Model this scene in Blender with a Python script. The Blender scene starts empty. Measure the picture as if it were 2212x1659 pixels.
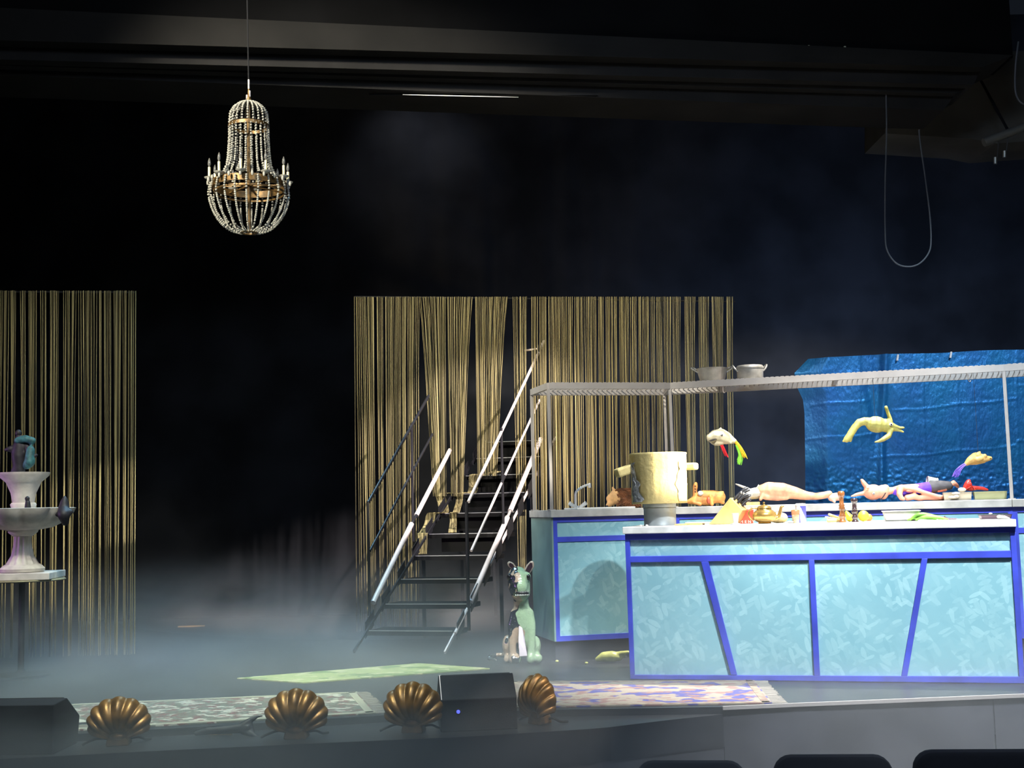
import bpy, bmesh, math, random
from mathutils import Vector, Matrix, Euler, noise
import numpy as np
random.seed(7)
C = bpy.context.scene.collection
SC = bpy.context.scene
PI = math.pi
# ---------------------------------------------------------------- camera
FPX, CX, CY = 2700.0, 1106.0, 829.5
EYE = Vector((0, 0, 1.03))
PITCH, ROLL = math.atan(271 / 2700), -0.024
CAMROT = Matrix.Rotation(PI / 2 + PITCH, 3, 'X') @ Matrix.Rotation(ROLL, 3, 'Z')
cam = bpy.data.cameras.new('camera')
cam.sensor_width = 36; cam.lens = FPX / 2212 * 36; cam.clip_start = .05; cam.clip_end = 100
camo = bpy.data.objects.new('camera', cam); C.objects.link(camo)
camo.matrix_world = Matrix.Translation(EYE) @ CAMROT.to_4x4()
SC.camera = camo
SC.view_settings.view_transform = 'Standard'
SC.view_settings.look = 'None'
SC.view_settings.gamma = 1
SC.view_settings.use_curve_mapping = False
SC.view_settings.exposure = 0.0
SC.cycles.use_denoising = True
SC.cycles.max_bounces = 5
SC.cycles.diffuse_bounces = 2
SC.cycles.glossy_bounces = 3
SC.cycles.transmission_bounces = 3
SC.cycles.transparent_max_bounces = 8
SC.cycles.volume_bounces = 0
SC.cycles.volume_step_rate = 1.0
SC.cycles.volume_max_steps = 128
SC.cycles.sample_clamp_indirect = 3.0
SC.cycles.caustics_reflective = False
SC.cycles.caustics_refractive = False

def ray(px, py):
    return CAMROT @ Vector(((px - CX) / FPX, -(py - CY) / FPX, -1))
def W(px, py, d):                                   # a point of the stage seen at (px,py), d metres upstage of the viewer
    v = ray(px, py); return EYE + v * (d / v.y)
def FZ(px, py, z=0.0):
    v = ray(px, py); return EYE + v * ((z - EYE.z) / v.z)
def PL(px, py, p0, n):
    v = ray(px, py); return EYE + v * ((p0 - EYE).dot(n) / v.dot(n))

# ---------------------------------------------------------------- world and lights
def lin(c):
    return tuple(((x / 255 / 12.92) if x / 255 <= .04045 else ((x / 255 + .055) / 1.055) ** 2.4) for x in c)
wd = bpy.data.worlds.new('world'); SC.world = wd; wd.use_nodes = True
bg = wd.node_tree.nodes['Background']; bg.inputs[0].default_value = (*lin((120, 135, 160)), 1); bg.inputs[1].default_value = 0.03

def lamp(name, kind, loc, target, energy, color, size=.1, angle=40, blend=.3, sy=None):
    l = bpy.data.lights.new(name, kind); l.energy = energy; l.color = color
    if kind == 'SPOT':
        l.spot_size = math.radians(angle); l.spot_blend = blend; l.shadow_soft_size = size
    elif kind == 'AREA':
        l.size = size
        if sy: l.shape = 'RECTANGLE'; l.size_y = sy
    else: l.shadow_soft_size = size
    o = bpy.data.objects.new(name, l); C.objects.link(o); o.location = loc
    o.rotation_euler = (Vector(target) - Vector(loc)).to_track_quat('-Z', 'Y').to_euler()
    return o
lamp('front_of_house_spot', 'SPOT', (2.8, 3.4, 6.45), (2.4, 7.2, .5), 5200, (.88, .95, 1.0), .05, 40, 1.0)
lamp('counter_top_spot', 'SPOT', (2.7, 8.1, 4.6), (2.0, 7.9, .95), 3000, (1.0, .95, .86), .06, 46, .7)
lamp('right_side_spot', 'SPOT', (5.4, 5.5, 2.0), (1.05, 7.75, 1.42), 6500, (1.0, .92, .76), .04, 8, .4)
lamp('statue_spot', 'SPOT', (.9, 3.6, 6.2), (.07, 8.3, .26), 1700, (1.0, .96, .95), .04, 6, .6)
lamp('kitchen_left_spot', 'SPOT', (2.1, 3.4, 6.3), (.66, 8.6, .45), 620, (1.0, .98, .93), .04, 11, .5)
lamp('shell_spot', 'SPOT', (2.6, 4.4, 4.2), (.15, 6.05, .1), 800, (1.0, .92, .75), .04, 9, .6)
lamp('tabletop_spot', 'SPOT', (1.6, 2.8, 6.2), (1.85, 7.9, 1.25), 2300, (1.0, .94, .84), .05, 16, .5)
lamp('stair_spot', 'SPOT', (3.8, 7.0, 5.6), (0.10, 10.5, 1.75), 5600, (1.0, .88, .86), .05, 18, .4)
lamp('curtain_spot', 'SPOT', (-4.2, 3.4, 6.2), (.5, 11.1, 1.85), 4800, (1.0, .93, .76), .3, 28, .5)
lamp('left_curtain_spot', 'SPOT', (-2.0, 3.6, 6.2), (-3.6, 9.6, 1.5), 1250, (1.0, .96, .82), .3, 24, .8)
lamp('fountain_spot', 'SPOT', (-1.2, 4.6, 5.6), (-3.25, 8.5, .95), 520, (1.0, .92, .80), .1, 12, .5)
lamp('amber_curtain_spot', 'SPOT', (.7, 9.9, .3), (.42, 11.1, 2.3), 150, (1.0, .72, .28), .05, 60, .9)
lamp('chandelier_spot', 'SPOT', (-4.4, 4.6, 4.6), (-1.69, 8, 3.3), 75, (1.0, .96, .88), .1, 10, .6)
lamp('floor_spot', 'SPOT', (-1.6, 4.6, 6.2), (-1.7, 7.5, 0), 2300, (.86, 1.0, .86), .1, 44, 1.0)
lamp('rug_spot', 'SPOT', (-.6, 5.2, 6.2), (-.95, 7.9, 0), 900, (.98, 1.0, .62), .05, 20, .5)
lamp('apron_wash', 'AREA', (1.2, 3.4, 5.6), (.5, 6.0, -.3), 125, (.55, .74, 1.0), 1.2)
lamp('stage_wash', 'AREA', (-1.6, 2.0, 5.8), (-.3, 11, .6), 28, (1.0, .95, .85), 1.6)
lamp('fog_top_light', 'SPOT', (-1.7, 10.0, 5.0), (-1.7, 8.2, 0), 1000, (.36, .72, 1.0), .4, 76, 1.0)
lamp('blue_bounce_fill', 'SPOT', (3.4, 10.2, .4), (3.4, 13, 1.2), 600, (.40, .58, 1.0), .3, 140, 1.0)  # unseen spot added for blue light bounced onto the backdrop
lamp('foil_light', 'SPOT', (4.2, 6.4, 5.0), (3.4, 9.8, 1.2), 1300, (.66, .86, 1.0), .2, 40, .7)
lamp('purple_side_light', 'SPOT', (-5.6, 7.6, 1.6), (-3.3, 8.5, 1.0), 110, (.7, .35, 1.0), .1, 40, .6)
lamp('wall_glow_fill', 'SPOT', (-.95, 12.0, 5.6), (-.95, 13.0, 4.7), 30, (.8, .85, 1.0), .1, 80, 1.0)  # unseen spot added for the faint glow on the backdrop

# ---------------------------------------------------------------- materials
def mat(name, col, rough=.6, metal=0., spec=.5, var=0., vscale=8., bump=0., bscale=40., col2=None, detail=3., coat=0., emit=None, trans=0.):
    m = bpy.data.materials.new(name); m.use_nodes = True
    nt = m.node_tree; b = nt.nodes['Principled BSDF']
    b.inputs['Base Color'].default_value = (*lin(col), 1)
    b.inputs['Roughness'].default_value = rough; b.inputs['Metallic'].default_value = metal
    b.inputs['Specular IOR Level'].default_value = spec; b.inputs['Coat Weight'].default_value = coat
    b.inputs['Transmission Weight'].default_value = trans
    if emit: b.inputs['Emission Color'].default_value = (*lin(emit[0]), 1); b.inputs['Emission Strength'].default_value = emit[1]
    tc = nt.nodes.new('ShaderNodeTexCoord')
    if var or col2:
        n = nt.nodes.new('ShaderNodeTexNoise'); n.inputs['Scale'].default_value = vscale; n.inputs['Detail'].default_value = detail
        nt.links.new(tc.outputs['Object'], n.inputs['Vector'])
        r = nt.nodes.new('ShaderNodeValToRGB')
        c2 = col2 or tuple(max(0, x * (1 - var)) for x in col); c1 = col if col2 else tuple(min(255, x * (1 + var * .5)) for x in col)
        r.color_ramp.elements[0].color = (*lin(c2), 1); r.color_ramp.elements[1].color = (*lin(c1), 1)
        r.color_ramp.elements[0].position = .35; r.color_ramp.elements[1].position = .65
        nt.links.new(n.outputs[0], r.inputs[0]); nt.links.new(r.outputs[0], b.inputs['Base Color'])
    if bump:
        n2 = nt.nodes.new('ShaderNodeTexNoise'); n2.inputs['Scale'].default_value = bscale; n2.inputs['Detail'].default_value = 4
        nt.links.new(tc.outputs['Object'], n2.inputs['Vector'])
        bp = nt.nodes.new('ShaderNodeBump'); bp.inputs['Strength'].default_value = bump; bp.inputs['Distance'].default_value = .01
        nt.links.new(n2.outputs[0], bp.inputs['Height']); nt.links.new(bp.outputs[0], b.inputs['Normal'])
    return m

# ---------------------------------------------------------------- mesh builder
class MB:
    def __init__(s): s.v = []; s.f = []
    def add(s, vs, fs):
        o = len(s.v); s.v += [tuple(v) for v in vs]; s.f += [tuple(i + o for i in f) for f in fs]; return s
    def hexa(s, q0, q1):                             # two quads (same winding) joined to a solid
        a = list(q0) + list(q1)
        return s.add(a, [(0, 1, 2, 3), (7, 6, 5, 4), (0, 4, 5, 1), (1, 5, 6, 2), (2, 6, 7, 3), (3, 7, 4, 0)])
    def box(s, c, dx, dy, dz, rz=0.):                # c = centre of the bottom face
        c = Vector(c); R = Matrix.Rotation(rz, 3, 'Z')
        q = [c + R @ Vector((x * dx / 2, y * dy / 2, 0)) for x, y in ((-1, -1), (1, -1), (1, 1), (-1, 1))]
        return s.hexa([p + Vector((0, 0, dz)) for p in q][::-1], q[::-1])
    def bar(s, a, b, w, h=None, up=Vector((0, 0, 1))):
        a, b = Vector(a), Vector(b); h = h or w; t = (b - a).normalized()
        x = t.cross(up)
        if x.length < 1e-4: x = t.cross(Vector((0, 1, 0)))
        x.normalize(); y = x.cross(t)
        q = lambda p: [p + x * w / 2 * i + y * h / 2 * j for i, j in ((-1, -1), (1, -1), (1, 1), (-1, 1))]
        return s.hexa(q(a), q(b))
    def prism(s, poly, ext):                         # planar polygon (list of points) extruded by vector ext
        n = len(poly); a = [Vector(p) for p in poly]; e = Vector(ext)
        vs = a + [p + e for p in a]
        return s.add(vs, [tuple(range(n)), tuple(range(2 * n - 1, n - 1, -1))] + [(i, i + n, (i + 1) % n + n, (i + 1) % n) for i in range(n)])
    def tube(s, pts, r, n=8, cap=True):
        pts = [Vector(p) for p in pts]; m = len(pts); rs = r if isinstance(r, (list, tuple)) else [r] * m
        vs = []; prev = None
        for i, p in enumerate(pts):
            t = (pts[min(i + 1, m - 1)] - pts[max(i - 1, 0)])
            t = t.normalized() if t.length > 1e-9 else Vector((0, 0, 1))
            if prev is None:
                x = t.cross(Vector((0, 0, 1)));
                if x.length < 1e-3: x = t.cross(Vector((0, 1, 0)))
            else: x = prev - t * prev.dot(t)
            x.normalize(); prev = x; y = t.cross(x)
            for k in range(n):
                a = 2 * PI * k / n; vs.append(p + (x * math.cos(a) + y * math.sin(a)) * rs[i])
        fs = [(i * n + k, i * n + (k + 1) % n, (i + 1) * n + (k + 1) % n, (i + 1) * n + k) for i in range(m - 1) for k in range(n)]
        if cap: fs += [tuple(range(n - 1, -1, -1)), tuple(range((m - 1) * n, m * n))]
        return s.add(vs, fs)
    def lathe(s, c, prof, n=24, R=None, capb=True, capt=False, f=None):   # prof: (radius, height)
        c = Vector(c); R = R or Matrix.Identity(3); vs = []
        for r, h in prof:
            for k in range(n):
                a = 2 * PI * k / n; rr = r * (f(a, h) if f else 1)
                vs.append(c + R @ Vector((rr * math.cos(a), rr * math.sin(a), h)))
        m = len(prof)
        fs = [(i * n + k, i * n + (k + 1) % n, (i + 1) * n + (k + 1) % n, (i + 1) * n + k) for i in range(m - 1) for k in range(n)]
        if capb: fs.append(tuple(range(n - 1, -1, -1)))
        if capt: fs.append(tuple(range((m - 1) * n, m * n)))
        return s.add(vs, fs)
    def ell(s, c, rx, ry=None, rz=None, n=12, m=8, R=None):
        ry = rx if ry is None else ry; rz = rx if rz is None else rz
        c = Vector(c); R = R or Matrix.Identity(3)
        vs = [c + R @ Vector((0, 0, -rz))]
        for i in range(1, m):
            t = -PI / 2 + PI * i / m
            for k in range(n):
                a = 2 * PI * k / n; vs.append(c + R @ Vector((rx * math.cos(t) * math.cos(a), ry * math.cos(t) * math.sin(a), rz * math.sin(t))))
        vs.append(c + R @ Vector((0, 0, rz))); L = len(vs) - 1
        fs = [(0, 1 + (k + 1) % n, 1 + k) for k in range(n)]
        fs += [(1 + i * n + k, 1 + i * n + (k + 1) % n, 1 + (i + 1) * n + (k + 1) % n, 1 + (i + 1) * n + k) for i in range(m - 2) for k in range(n)]
        fs += [(1 + (m - 2) * n + k, 1 + (m - 2) * n + (k + 1) % n, L) for k in range(n)]
        return s.add(vs, fs)
    def chain(s, pts, n=10, m=6):                    # overlapping balls along a path of (point, radius), for blobs
        for (p, r), (q, r2) in zip(pts[:-1], pts[1:]):
            p, q = Vector(p), Vector(q); k = max(2, int((q - p).length / (min(r, r2) * .45)) + 1)
            for i in range(k + 1): t = i / k; s.ell(p.lerp(q, t), r + (r2 - r) * t, n=n, m=m)
        return s
    def mesh(s, name, off=Vector((0, 0, 0))):
        me = bpy.data.meshes.new(name); me.from_pydata([tuple(Vector(v) - off) for v in s.v], [], s.f); me.update(); return me
    def build(s, name, m, parent=None, smooth=False, bevel=0., blob=0., smooth_it=4, sub=0, sharp=None):
        off = wloc(parent) if parent else Vector((0, 0, 0))
        me = s.mesh(name, off); o = bpy.data.objects.new(name, me); C.objects.link(o)
        if parent: o.parent = parent
        else:                                        # origin at the thing's base
            vs = np.array(s.v); c = Vector(((vs[:, 0].min() + vs[:, 0].max()) / 2, (vs[:, 1].min() + vs[:, 1].max()) / 2, vs[:, 2].min()))
            me.transform(Matrix.Translation(-c)); o.location = c
        if blob or bevel or sub:
            bm = bmesh.new(); bm.from_mesh(me); bmesh.ops.recalc_face_normals(bm, faces=bm.faces); bm.to_mesh(me); bm.free()
            if blob:
                md = o.modifiers.new('r', 'REMESH'); md.mode = 'VOXEL'; md.voxel_size = blob
                md = o.modifiers.new('s', 'SMOOTH'); md.iterations = smooth_it; md.factor = .5
            if bevel:
                md = o.modifiers.new('b', 'BEVEL'); md.width = bevel; md.segments = 2; md.limit_method = 'ANGLE'
            if sub: md = o.modifiers.new('u', 'SUBSURF'); md.levels = md.render_levels = sub
            dg = bpy.context.evaluated_depsgraph_get(); dg.update()
            nm = bpy.data.meshes.new_from_object(o.evaluated_get(dg)); nm.name = name
            o.modifiers.clear(); o.data = nm; bpy.data.meshes.remove(me); me = nm
        else:
            bm = bmesh.new(); bm.from_mesh(me); bmesh.ops.recalc_face_normals(bm, faces=bm.faces); bm.to_mesh(me); bm.free()
        me.materials.clear(); me.materials.append(m)
        if smooth:
            me.shade_smooth()
            if not blob: me.set_sharp_from_angle(angle=math.radians(sharp or 40))
        return o

def wloc(o):
    p = Vector((0, 0, 0))
    while o: p += o.location; o = o.parent
    return p
def tag(o, label=None, cat=None, group=None, kind=None):
    if label: o['label'] = label
    if cat: o['category'] = cat
    if group: o['group'] = group
    if kind: o['kind'] = kind
    return o
def thing(name, loc, label, cat, group=None):
    o = bpy.data.objects.new(name, None); C.objects.link(o); o.location = loc; o.empty_display_size = .05
    return tag(o, label, cat, group)
def copy_tree(o, parent=None):
    c = o.copy(); C.objects.link(c); c.parent = parent
    for ch in list(o.children): copy_tree(ch, c)
    return c
def spline(pts, k=6):                                # Catmull-Rom through points
    P = [Vector(p) for p in pts]; P = [P[0] * 2 - P[1]] + P + [P[-1] * 2 - P[-2]]; out = []
    for i in range(1, len(P) - 2):
        for j in range(k):
            t = j / k; a, b, c, d = P[i - 1:i + 3]
            out.append(.5 * ((2 * b) + (c - a) * t + (2 * a - 5 * b + 4 * c - d) * t * t + (3 * b - a - 3 * c + d) * t ** 3))
    return out + [P[-2]]

V = Vector
def struct(o, label=None): o['kind'] = 'structure'; (label and tag(o, label)); return o
def H2(p): return V((p.x, p.y, 0))
# ================================================================ the setting
m_floor = mat('stage_black', (36, 38, 42), rough=.38, spec=.5, var=.25, vscale=3, bump=.05, bscale=25)
m_black = mat('black_masonite', (30, 31, 34), rough=.75, spec=.2, var=.2, vscale=2)
m_riser = mat('riser_black', (62, 63, 70), rough=.6, var=.2, vscale=3, bump=.05, bscale=30)
m_wall = mat('black_drape', (41, 42, 45), rough=.9, spec=.1, var=.25, vscale=1.5)
m_mask = mat('masking_black', (15, 15, 16), rough=.95, spec=.05, var=.2, vscale=2)
m_beam = mat('painted_beam', (25, 24, 23), rough=.8, spec=.2, var=.2, vscale=2.5, bump=.1, bscale=12)
m_beam2 = mat('painted_beam_dark', (31, 30, 30), rough=.8, spec=.2, var=.2, vscale=2.5, bump=.1, bscale=12)

E = [FZ(x, y) for x, y in ((-500, 1628), (0, 1595), (400, 1572), (830, 1545), (1200, 1533), (1560, 1527))]
ER = [FZ(x, y) for x, y in ((1560, 1527), (1720, 1520), (2212, 1500), (2700, 1480))]
back = [V((6, 13, 0)), V((-6.5, 13, 0))]
fl = MB().prism([V((-6.5, E[0].y, 0))] + E + ER[1:] + [V((6, ER[-1].y, 0))] + back, V((0, 0, -.2)))
struct(fl.build('floor', m_floor), 'black gloss painted stage floor under low fog')
A = [FZ(x, y, -.035) for x, y in ((-500, 1668), (0, 1640), (300, 1624), (700, 1605), (1000, 1592), (1300, 1573), (1430, 1557))] + [V((E[5].x, E[5].y - .012, -.035))]
lo = V((0, 0, -.965))
def along(pts, t):                                       # point at fraction t of a polyline
    L = [(q - p).length for p, q in zip(pts[:-1], pts[1:])]; r = t * sum(L)
    for (p, q), l in zip(zip(pts[:-1], pts[1:]), L):
        if r <= l: return p.lerp(q, r / l)
        r -= l
    return pts[-1]
ap = MB(); NS = 40; dn = V((0, 0, -.16))
for i in range(NS):
    q = []
    for pl_, t in ((A, i), (A, i + 1), (E, i + 1), (E, i)):
        p = along(pl_, t / NS); q.append(V((p.x, p.y + (.02 if pl_ is E else 0), -.035)))
    ap.add(q, [(0, 1, 2, 3)]); ap.add([q[0], q[1], q[1] + dn, q[0] + dn], [(0, 3, 2, 1)])
q = [V((-6.5, A[0].y, -.035)), A[0], V((E[0].x, E[0].y + .02, -.035)), V((-6.5, E[0].y + .02, -.035))]
ap.add(q, [(0, 1, 2, 3)]); ap.add([q[0], q[1], q[1] + dn, q[0] + dn], [(0, 3, 2, 1)])
struct(ap.build('floor_apron', m_floor), 'lower curved apron step along the front of the stage')
rw = thing('wall_front', A[3] + lo, 'dark stage front wall below the apron edge', None); rw['kind'] = 'structure'
pts = [V((-6.5, A[0].y, 0))] + A
for a, b in zip(pts[:-1], pts[1:]):
    a, b = H2(a) + V((0, .008, -.19)), H2(b) + V((0, .008, -.19))
    MB().prism([a, b, b + V((0, 0, -.82)), a + V((0, 0, -.82))], V((0, .05, 0))).build('panel', m_riser, rw)
kx = [ER[0], PL(2148, 1560, ER[0], V((ER[2].y - ER[0].y, -(ER[2].x - ER[0].x), 0))), ER[3]]
for a, b in zip(kx[:-1], kx[1:]):
    d = (b - a).normalized(); a = H2(a) + d * .004; b = H2(b) - d * .004; n = V((d.y, -d.x, 0))
    for z0, z1 in ((-.02, -.46), (-.466, -1.02)):
        MB().prism([a + V((0, 0, z0)), b + V((0, 0, z0)), b + V((0, 0, z1)), a + V((0, 0, z1))], -n * .05).build('panel', m_riser, rw)
tr = MB()
for a, b in ((ER[0], ER[1]), (ER[1], ER[2]), (ER[2], ER[3])): tr.bar(a + V((0, -.012, -.004)), b + V((0, -.012, -.004)), .014, .018)
struct(tr.build('trim_1', mat('nosing', (190, 182, 178), rough=.35, metal=.3)), 'thin pale metal nosing along the stage edge')
struct(MB().box((0, 2.7, -1.12), 13, 8.4, .1).build('floor_audience', m_black), 'dark audience floor in front of the stage')
struct(MB().box((0, 13.1, -.2), 13, .2, 6.4).build('wall_back', m_wall), 'black backdrop across the rear of the stage')
struct(MB().box((-6.55, 6, -1.1), .1, 14, 8).build('wall_left', m_wall)); struct(MB().box((6.05, 6, -1.1), .1, 14, 8).build('wall_right', m_wall))
struct(MB().box((0, 6, 6.6), 13.2, 14.4, .1).build('ceiling', m_wall))
# stepped soffit beams, running away to the right
beams = [((-400, -2), (2190, 119), (-400, 76), (2122, 145), 0.0, m_beam), ((-400, 75), (2122, 144), (-400, 118), (2103, 183), .12, m_beam2),
         ((-400, 117), (2103, 182), (-400, 130), (2066, 202), .22, m_beam2), ((-400, 129), (2066, 200), (-400, 147), (2038, 238), .30, m_beam2)]
for i, (a, b, c, d, off, mm) in enumerate(beams):
    def bp(p): k = (p[0] + 400) / 2590; return W(p[0], p[1], 8.15 + 1.2 * k + off)
    q = [bp(a), bp(b), bp(d), bp(c)]
    struct(MB().prism(q, V((0, .5, 0.0))).build('ceiling_beam', mm), ['topmost and palest soffit beam over the stage', 'second soffit beam down, stepped back under the pale one', 'third soffit beam down, a narrow dark step', 'lowest soffit beam with an added rim glint along its bottom edge'][i])
q = [W(-400, -2, 8.15), W(2190, 119, 9.35)]
struct(MB().prism([q[0] + V((0, .02, -.01)), q[1] + V((0, .02, -.01)), q[1] + V((.0, .02, 1.9)), q[0] + V((0, .02, 2.3))], V((0, .4, 0))).build('wall_upper', m_mask), 'black masking wall above the soffit beams')
q = [W(1911, 120, 10.2), W(2500, 100, 10.2), W(2500, 285, 10.2), W(2150, 310, 10.2), W(2100, 300, 10.2), W(1911, 288, 10.2)]
struct(MB().prism(q, V((0, .6, 0))).build('ceiling_bulkhead', mat('bulkhead_grey', (74, 73, 70), rough=.85, spec=.2, var=.15, vscale=2)), 'grey bulkhead behind the right ends of the soffit beams')

# rim highlight on the lower soffit edge, added as a glowing tube
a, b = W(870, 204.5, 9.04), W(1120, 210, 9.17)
sl = thing('beam_glint', a, 'thin glowing tube added for the rim highlight on the lower soffit edge', 'highlight')
MB().tube([a.lerp(b, i / 12) for i in range(13)], [.0004 + .0019 * math.sin(PI * (i / 12) ** .75) for i in range(13)], n=6).build('glint_tube', mat('edge_glint', (255, 250, 235), emit=((255, 248, 230), 2.5)), sl)
MB().bar(a + V((-.25, .015, .012)), b + V((.6, .02, .012)), .012, .012).build('glint_backing', m_black, sl)
for i, (x, y) in enumerate(((1309, 90), (1452, 96), (1600, 98), (1657, 100), (1708, 101), (1747, 102), (1825, 104), (948, 72), (960, 72))):
    p = W(x, y, 8.14 + 1.2 * (x + 400) / 2590)
    tag(MB().box(p, .012, .012, .014, .4).build('clip', mat('clip_white', (205, 200, 170), rough=.4) if i == 0 else bpy.data.materials['clip_white']), 'tiny pale clip on the top edge of the soffit beam', 'clip', 'clips along the soffit beam')
# ================================================================ front counter
FL, FR = FZ(1361, 1467), FZ(2213, 1477)
fd = (FR - FL); fd.z = 0; FLEN = fd.length; fd.normalize(); fn = V((fd.y, -fd.x, 0))      # fn points at the audience
def onF(px, off=.2, py=1130): p = PL(px, py, FL - fn * off, fn); p.z = ZF; return p
ZF = (W(1345, 1140, PL(1345, 1140, FL + fn * .03, fn).y).z + W(2194, 1120, PL(2194, 1120, FL + fn * .03, fn).y).z) / 2
def SF(p): return p.y / FPX
def paint(name, c1, c2, c3):
    m = bpy.data.materials.new(name); m.use_nodes = True; nt = m.node_tree; b = nt.nodes['Principled BSDF']; b.inputs['Roughness'].default_value = .5
    tc = nt.nodes.new('ShaderNodeTexCoord'); L = nt.links.new; last = None
    geo = tc.outputs['Object']
    cols = []
    for i, (ang, sc) in enumerate(((38, 1), (-28, 1.15), (75, .9))):
        mp = nt.nodes.new('ShaderNodeMapping'); mp.inputs['Rotation'].default_value = (math.radians(90), 0, 0); L(geo, mp.inputs['Vector'])
        wn = nt.nodes.new('ShaderNodeTexNoise'); wn.inputs['Scale'].default_value = 4; L(mp.outputs[0], wn.inputs['Vector'])
        mx = nt.nodes.new('ShaderNodeMix'); mx.data_type = 'VECTOR'; mx.inputs['Factor'].default_value = .05; L(mp.outputs[0], mx.inputs['A']); L(wn.outputs['Color'], mx.inputs['B'])
        mr = nt.nodes.new('ShaderNodeMapping'); mr.vector_type = 'TEXTURE'; mr.inputs['Rotation'].default_value = (0, 0, math.radians(ang)); mr.inputs['Scale'].default_value = (1 / (11 * sc), 1 / (34 * sc), 1); mr.inputs['Location'].default_value = (i * 7.3, i * 3.1, i)
        L(mx.outputs['Result'], mr.inputs['Vector'])
        vo = nt.nodes.new('ShaderNodeTexVoronoi'); vo.voronoi_dimensions = '2D'; vo.inputs['Scale'].default_value = 1; L(mr.outputs[0], vo.inputs['Vector'])
        sp = nt.nodes.new('ShaderNodeSeparateColor'); L(vo.outputs['Color'], sp.inputs[0])
        cols.append((vo.outputs['Distance'], sp.outputs[0], sp.outputs[1]))
    base = nt.nodes.new('ShaderNodeTexNoise'); base.inputs['Scale'].default_value = 3; L(geo, base.inputs['Vector'])
    rb = nt.nodes.new('ShaderNodeValToRGB'); rb.color_ramp.elements[0].color = (*lin(c2), 1); rb.color_ramp.elements[1].color = (*lin(c1), 1); rb.color_ramp.elements[0].position = .35; rb.color_ramp.elements[1].position = .65
    L(base.outputs[0], rb.inputs[0]); last = rb.outputs[0]
    for dist, r, g in cols:
        lt = nt.nodes.new('ShaderNodeMath'); lt.operation = 'LESS_THAN'; lt.inputs[1].default_value = .42; L(dist, lt.inputs[0])
        gt = nt.nodes.new('ShaderNodeMath'); gt.operation = 'GREATER_THAN'; gt.inputs[1].default_value = .45; L(r, gt.inputs[0])
        mu = nt.nodes.new('ShaderNodeMath'); mu.operation = 'MULTIPLY'; L(lt.outputs[0], mu.inputs[0]); L(gt.outputs[0], mu.inputs[1])
        m2 = nt.nodes.new('ShaderNodeMath'); m2.operation = 'MULTIPLY'; m2.inputs[1].default_value = .75; L(mu.outputs[0], m2.inputs[0])
        cr = nt.nodes.new('ShaderNodeValToRGB'); cr.color_ramp.elements[0].color = (*lin(c2), 1); cr.color_ramp.elements[1].color = (*lin(c3), 1); L(g, cr.inputs[0])
        mm = nt.nodes.new('ShaderNodeMix'); mm.data_type = 'RGBA'; L(m2.outputs[0], mm.inputs['Factor']); L(last, mm.inputs['A']); L(cr.outputs[0], mm.inputs['B']); last = mm.outputs['Result']
    L(last, b.inputs['Base Color']); return m
m_cyan = paint('brushed_cyan_paint', (142, 190, 198), (130, 180, 190), (164, 206, 210))
m_blue = mat('cobalt_paint', (66, 80, 198), rough=.42, var=.12, vscale=5)
m_top = mat('white_worktop', (236, 234, 228), rough=.3, var=.1, vscale=9)
m_top2 = mat('grey_worktop', (188, 186, 180), rough=.35, var=.12, vscale=9)
m_carc = mat('carcass_dark', (40, 44, 60), rough=.7)
def slab_piece(poly_px, p0, n, thick, name, m, parent, bevel=.002):
    q = [PL(x, y, p0, n) for x, y in poly_px]
    return MB().prism(q, -n * thick).build(name, m, parent, bevel=bevel)
fc = thing('kitchen_counter', FL.lerp(FR, .5), 'front cyan painted kitchen counter with cobalt blue slanted framing', 'counter')
pf = FL + fn * .012                                       # face of the frame bars
def bars(lst, p0, n, parent, thick=.03, m=None):
    for q in lst: slab_piece(q, p0, n, thick, 'frame_bar', m or m_blue, parent)
bars([[(1350, 1153), (2194, 1133), (2194.5, 1150), (1350.5, 1167)], [(1360, 1202), (2184, 1189), (2185, 1204.5), (1360, 1215)],
      [(1350, 1167), (1360, 1167), (1370.5, 1458), (1361, 1458)], [(1361, 1458), (2213, 1462), (2213, 1476.5), (1361.5, 1467)],
      [(1514, 1213), (1530, 1212.5), (1592, 1458.5), (1579, 1458.5)], [(1747, 1209), (1759, 1209), (1771.5, 1460), (1759, 1460)],
      [(1991, 1206.5), (2004, 1206.5), (1960, 1461), (1947, 1461)], [(2182, 1150.5), (2194.5, 1150), (2213, 1462), (2202, 1462)]], pf, fn, fc)
pp = FL + fn * -.006
for q in ([(1356, 1164), (2184, 1147), (2188, 1192), (1357, 1205)], [(1358, 1212), (1520, 1210), (1584, 1461), (1368, 1460)], [(1523, 1210), (1751, 1206), (1763, 1462), (1587, 1460)],
          [(1755, 1206), (1996, 1203), (1952, 1463), (1767, 1462)], [(1999, 1203), (2186, 1200), (2205, 1464), (1955, 1463)]):
    slab_piece(q, pp, fn, .012, 'panel', m_cyan, fc, 0)
DEP = .6
def cpt(s, off, z): p = FL + fd * s - fn * off; p.z = z; return p
fb = MB().hexa([cpt(.02, .02, .01), cpt(FLEN - .02, .02, .01), cpt(FLEN - .02, DEP, .01), cpt(.02, DEP, .01)], [cpt(.02, .02, ZF - .045), cpt(FLEN - .02, .02, ZF - .045), cpt(FLEN - .02, DEP, ZF - .045), cpt(.02, DEP, ZF - .045)])
fb.build('carcass', m_carc, fc)
for s in (.0, FLEN - .016): MB().hexa([cpt(s, .0, .0), cpt(s + .016, .0, .0), cpt(s + .016, DEP, .0), cpt(s, DEP, .0)], [cpt(s, .0, ZF - .042), cpt(s + .016, .0, ZF - .042), cpt(s + .016, DEP, ZF - .042), cpt(s, DEP, ZF - .042)]).build('side_panel', m_cyan, fc)
sl0, sl1 = -.035, FLEN + .0
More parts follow.
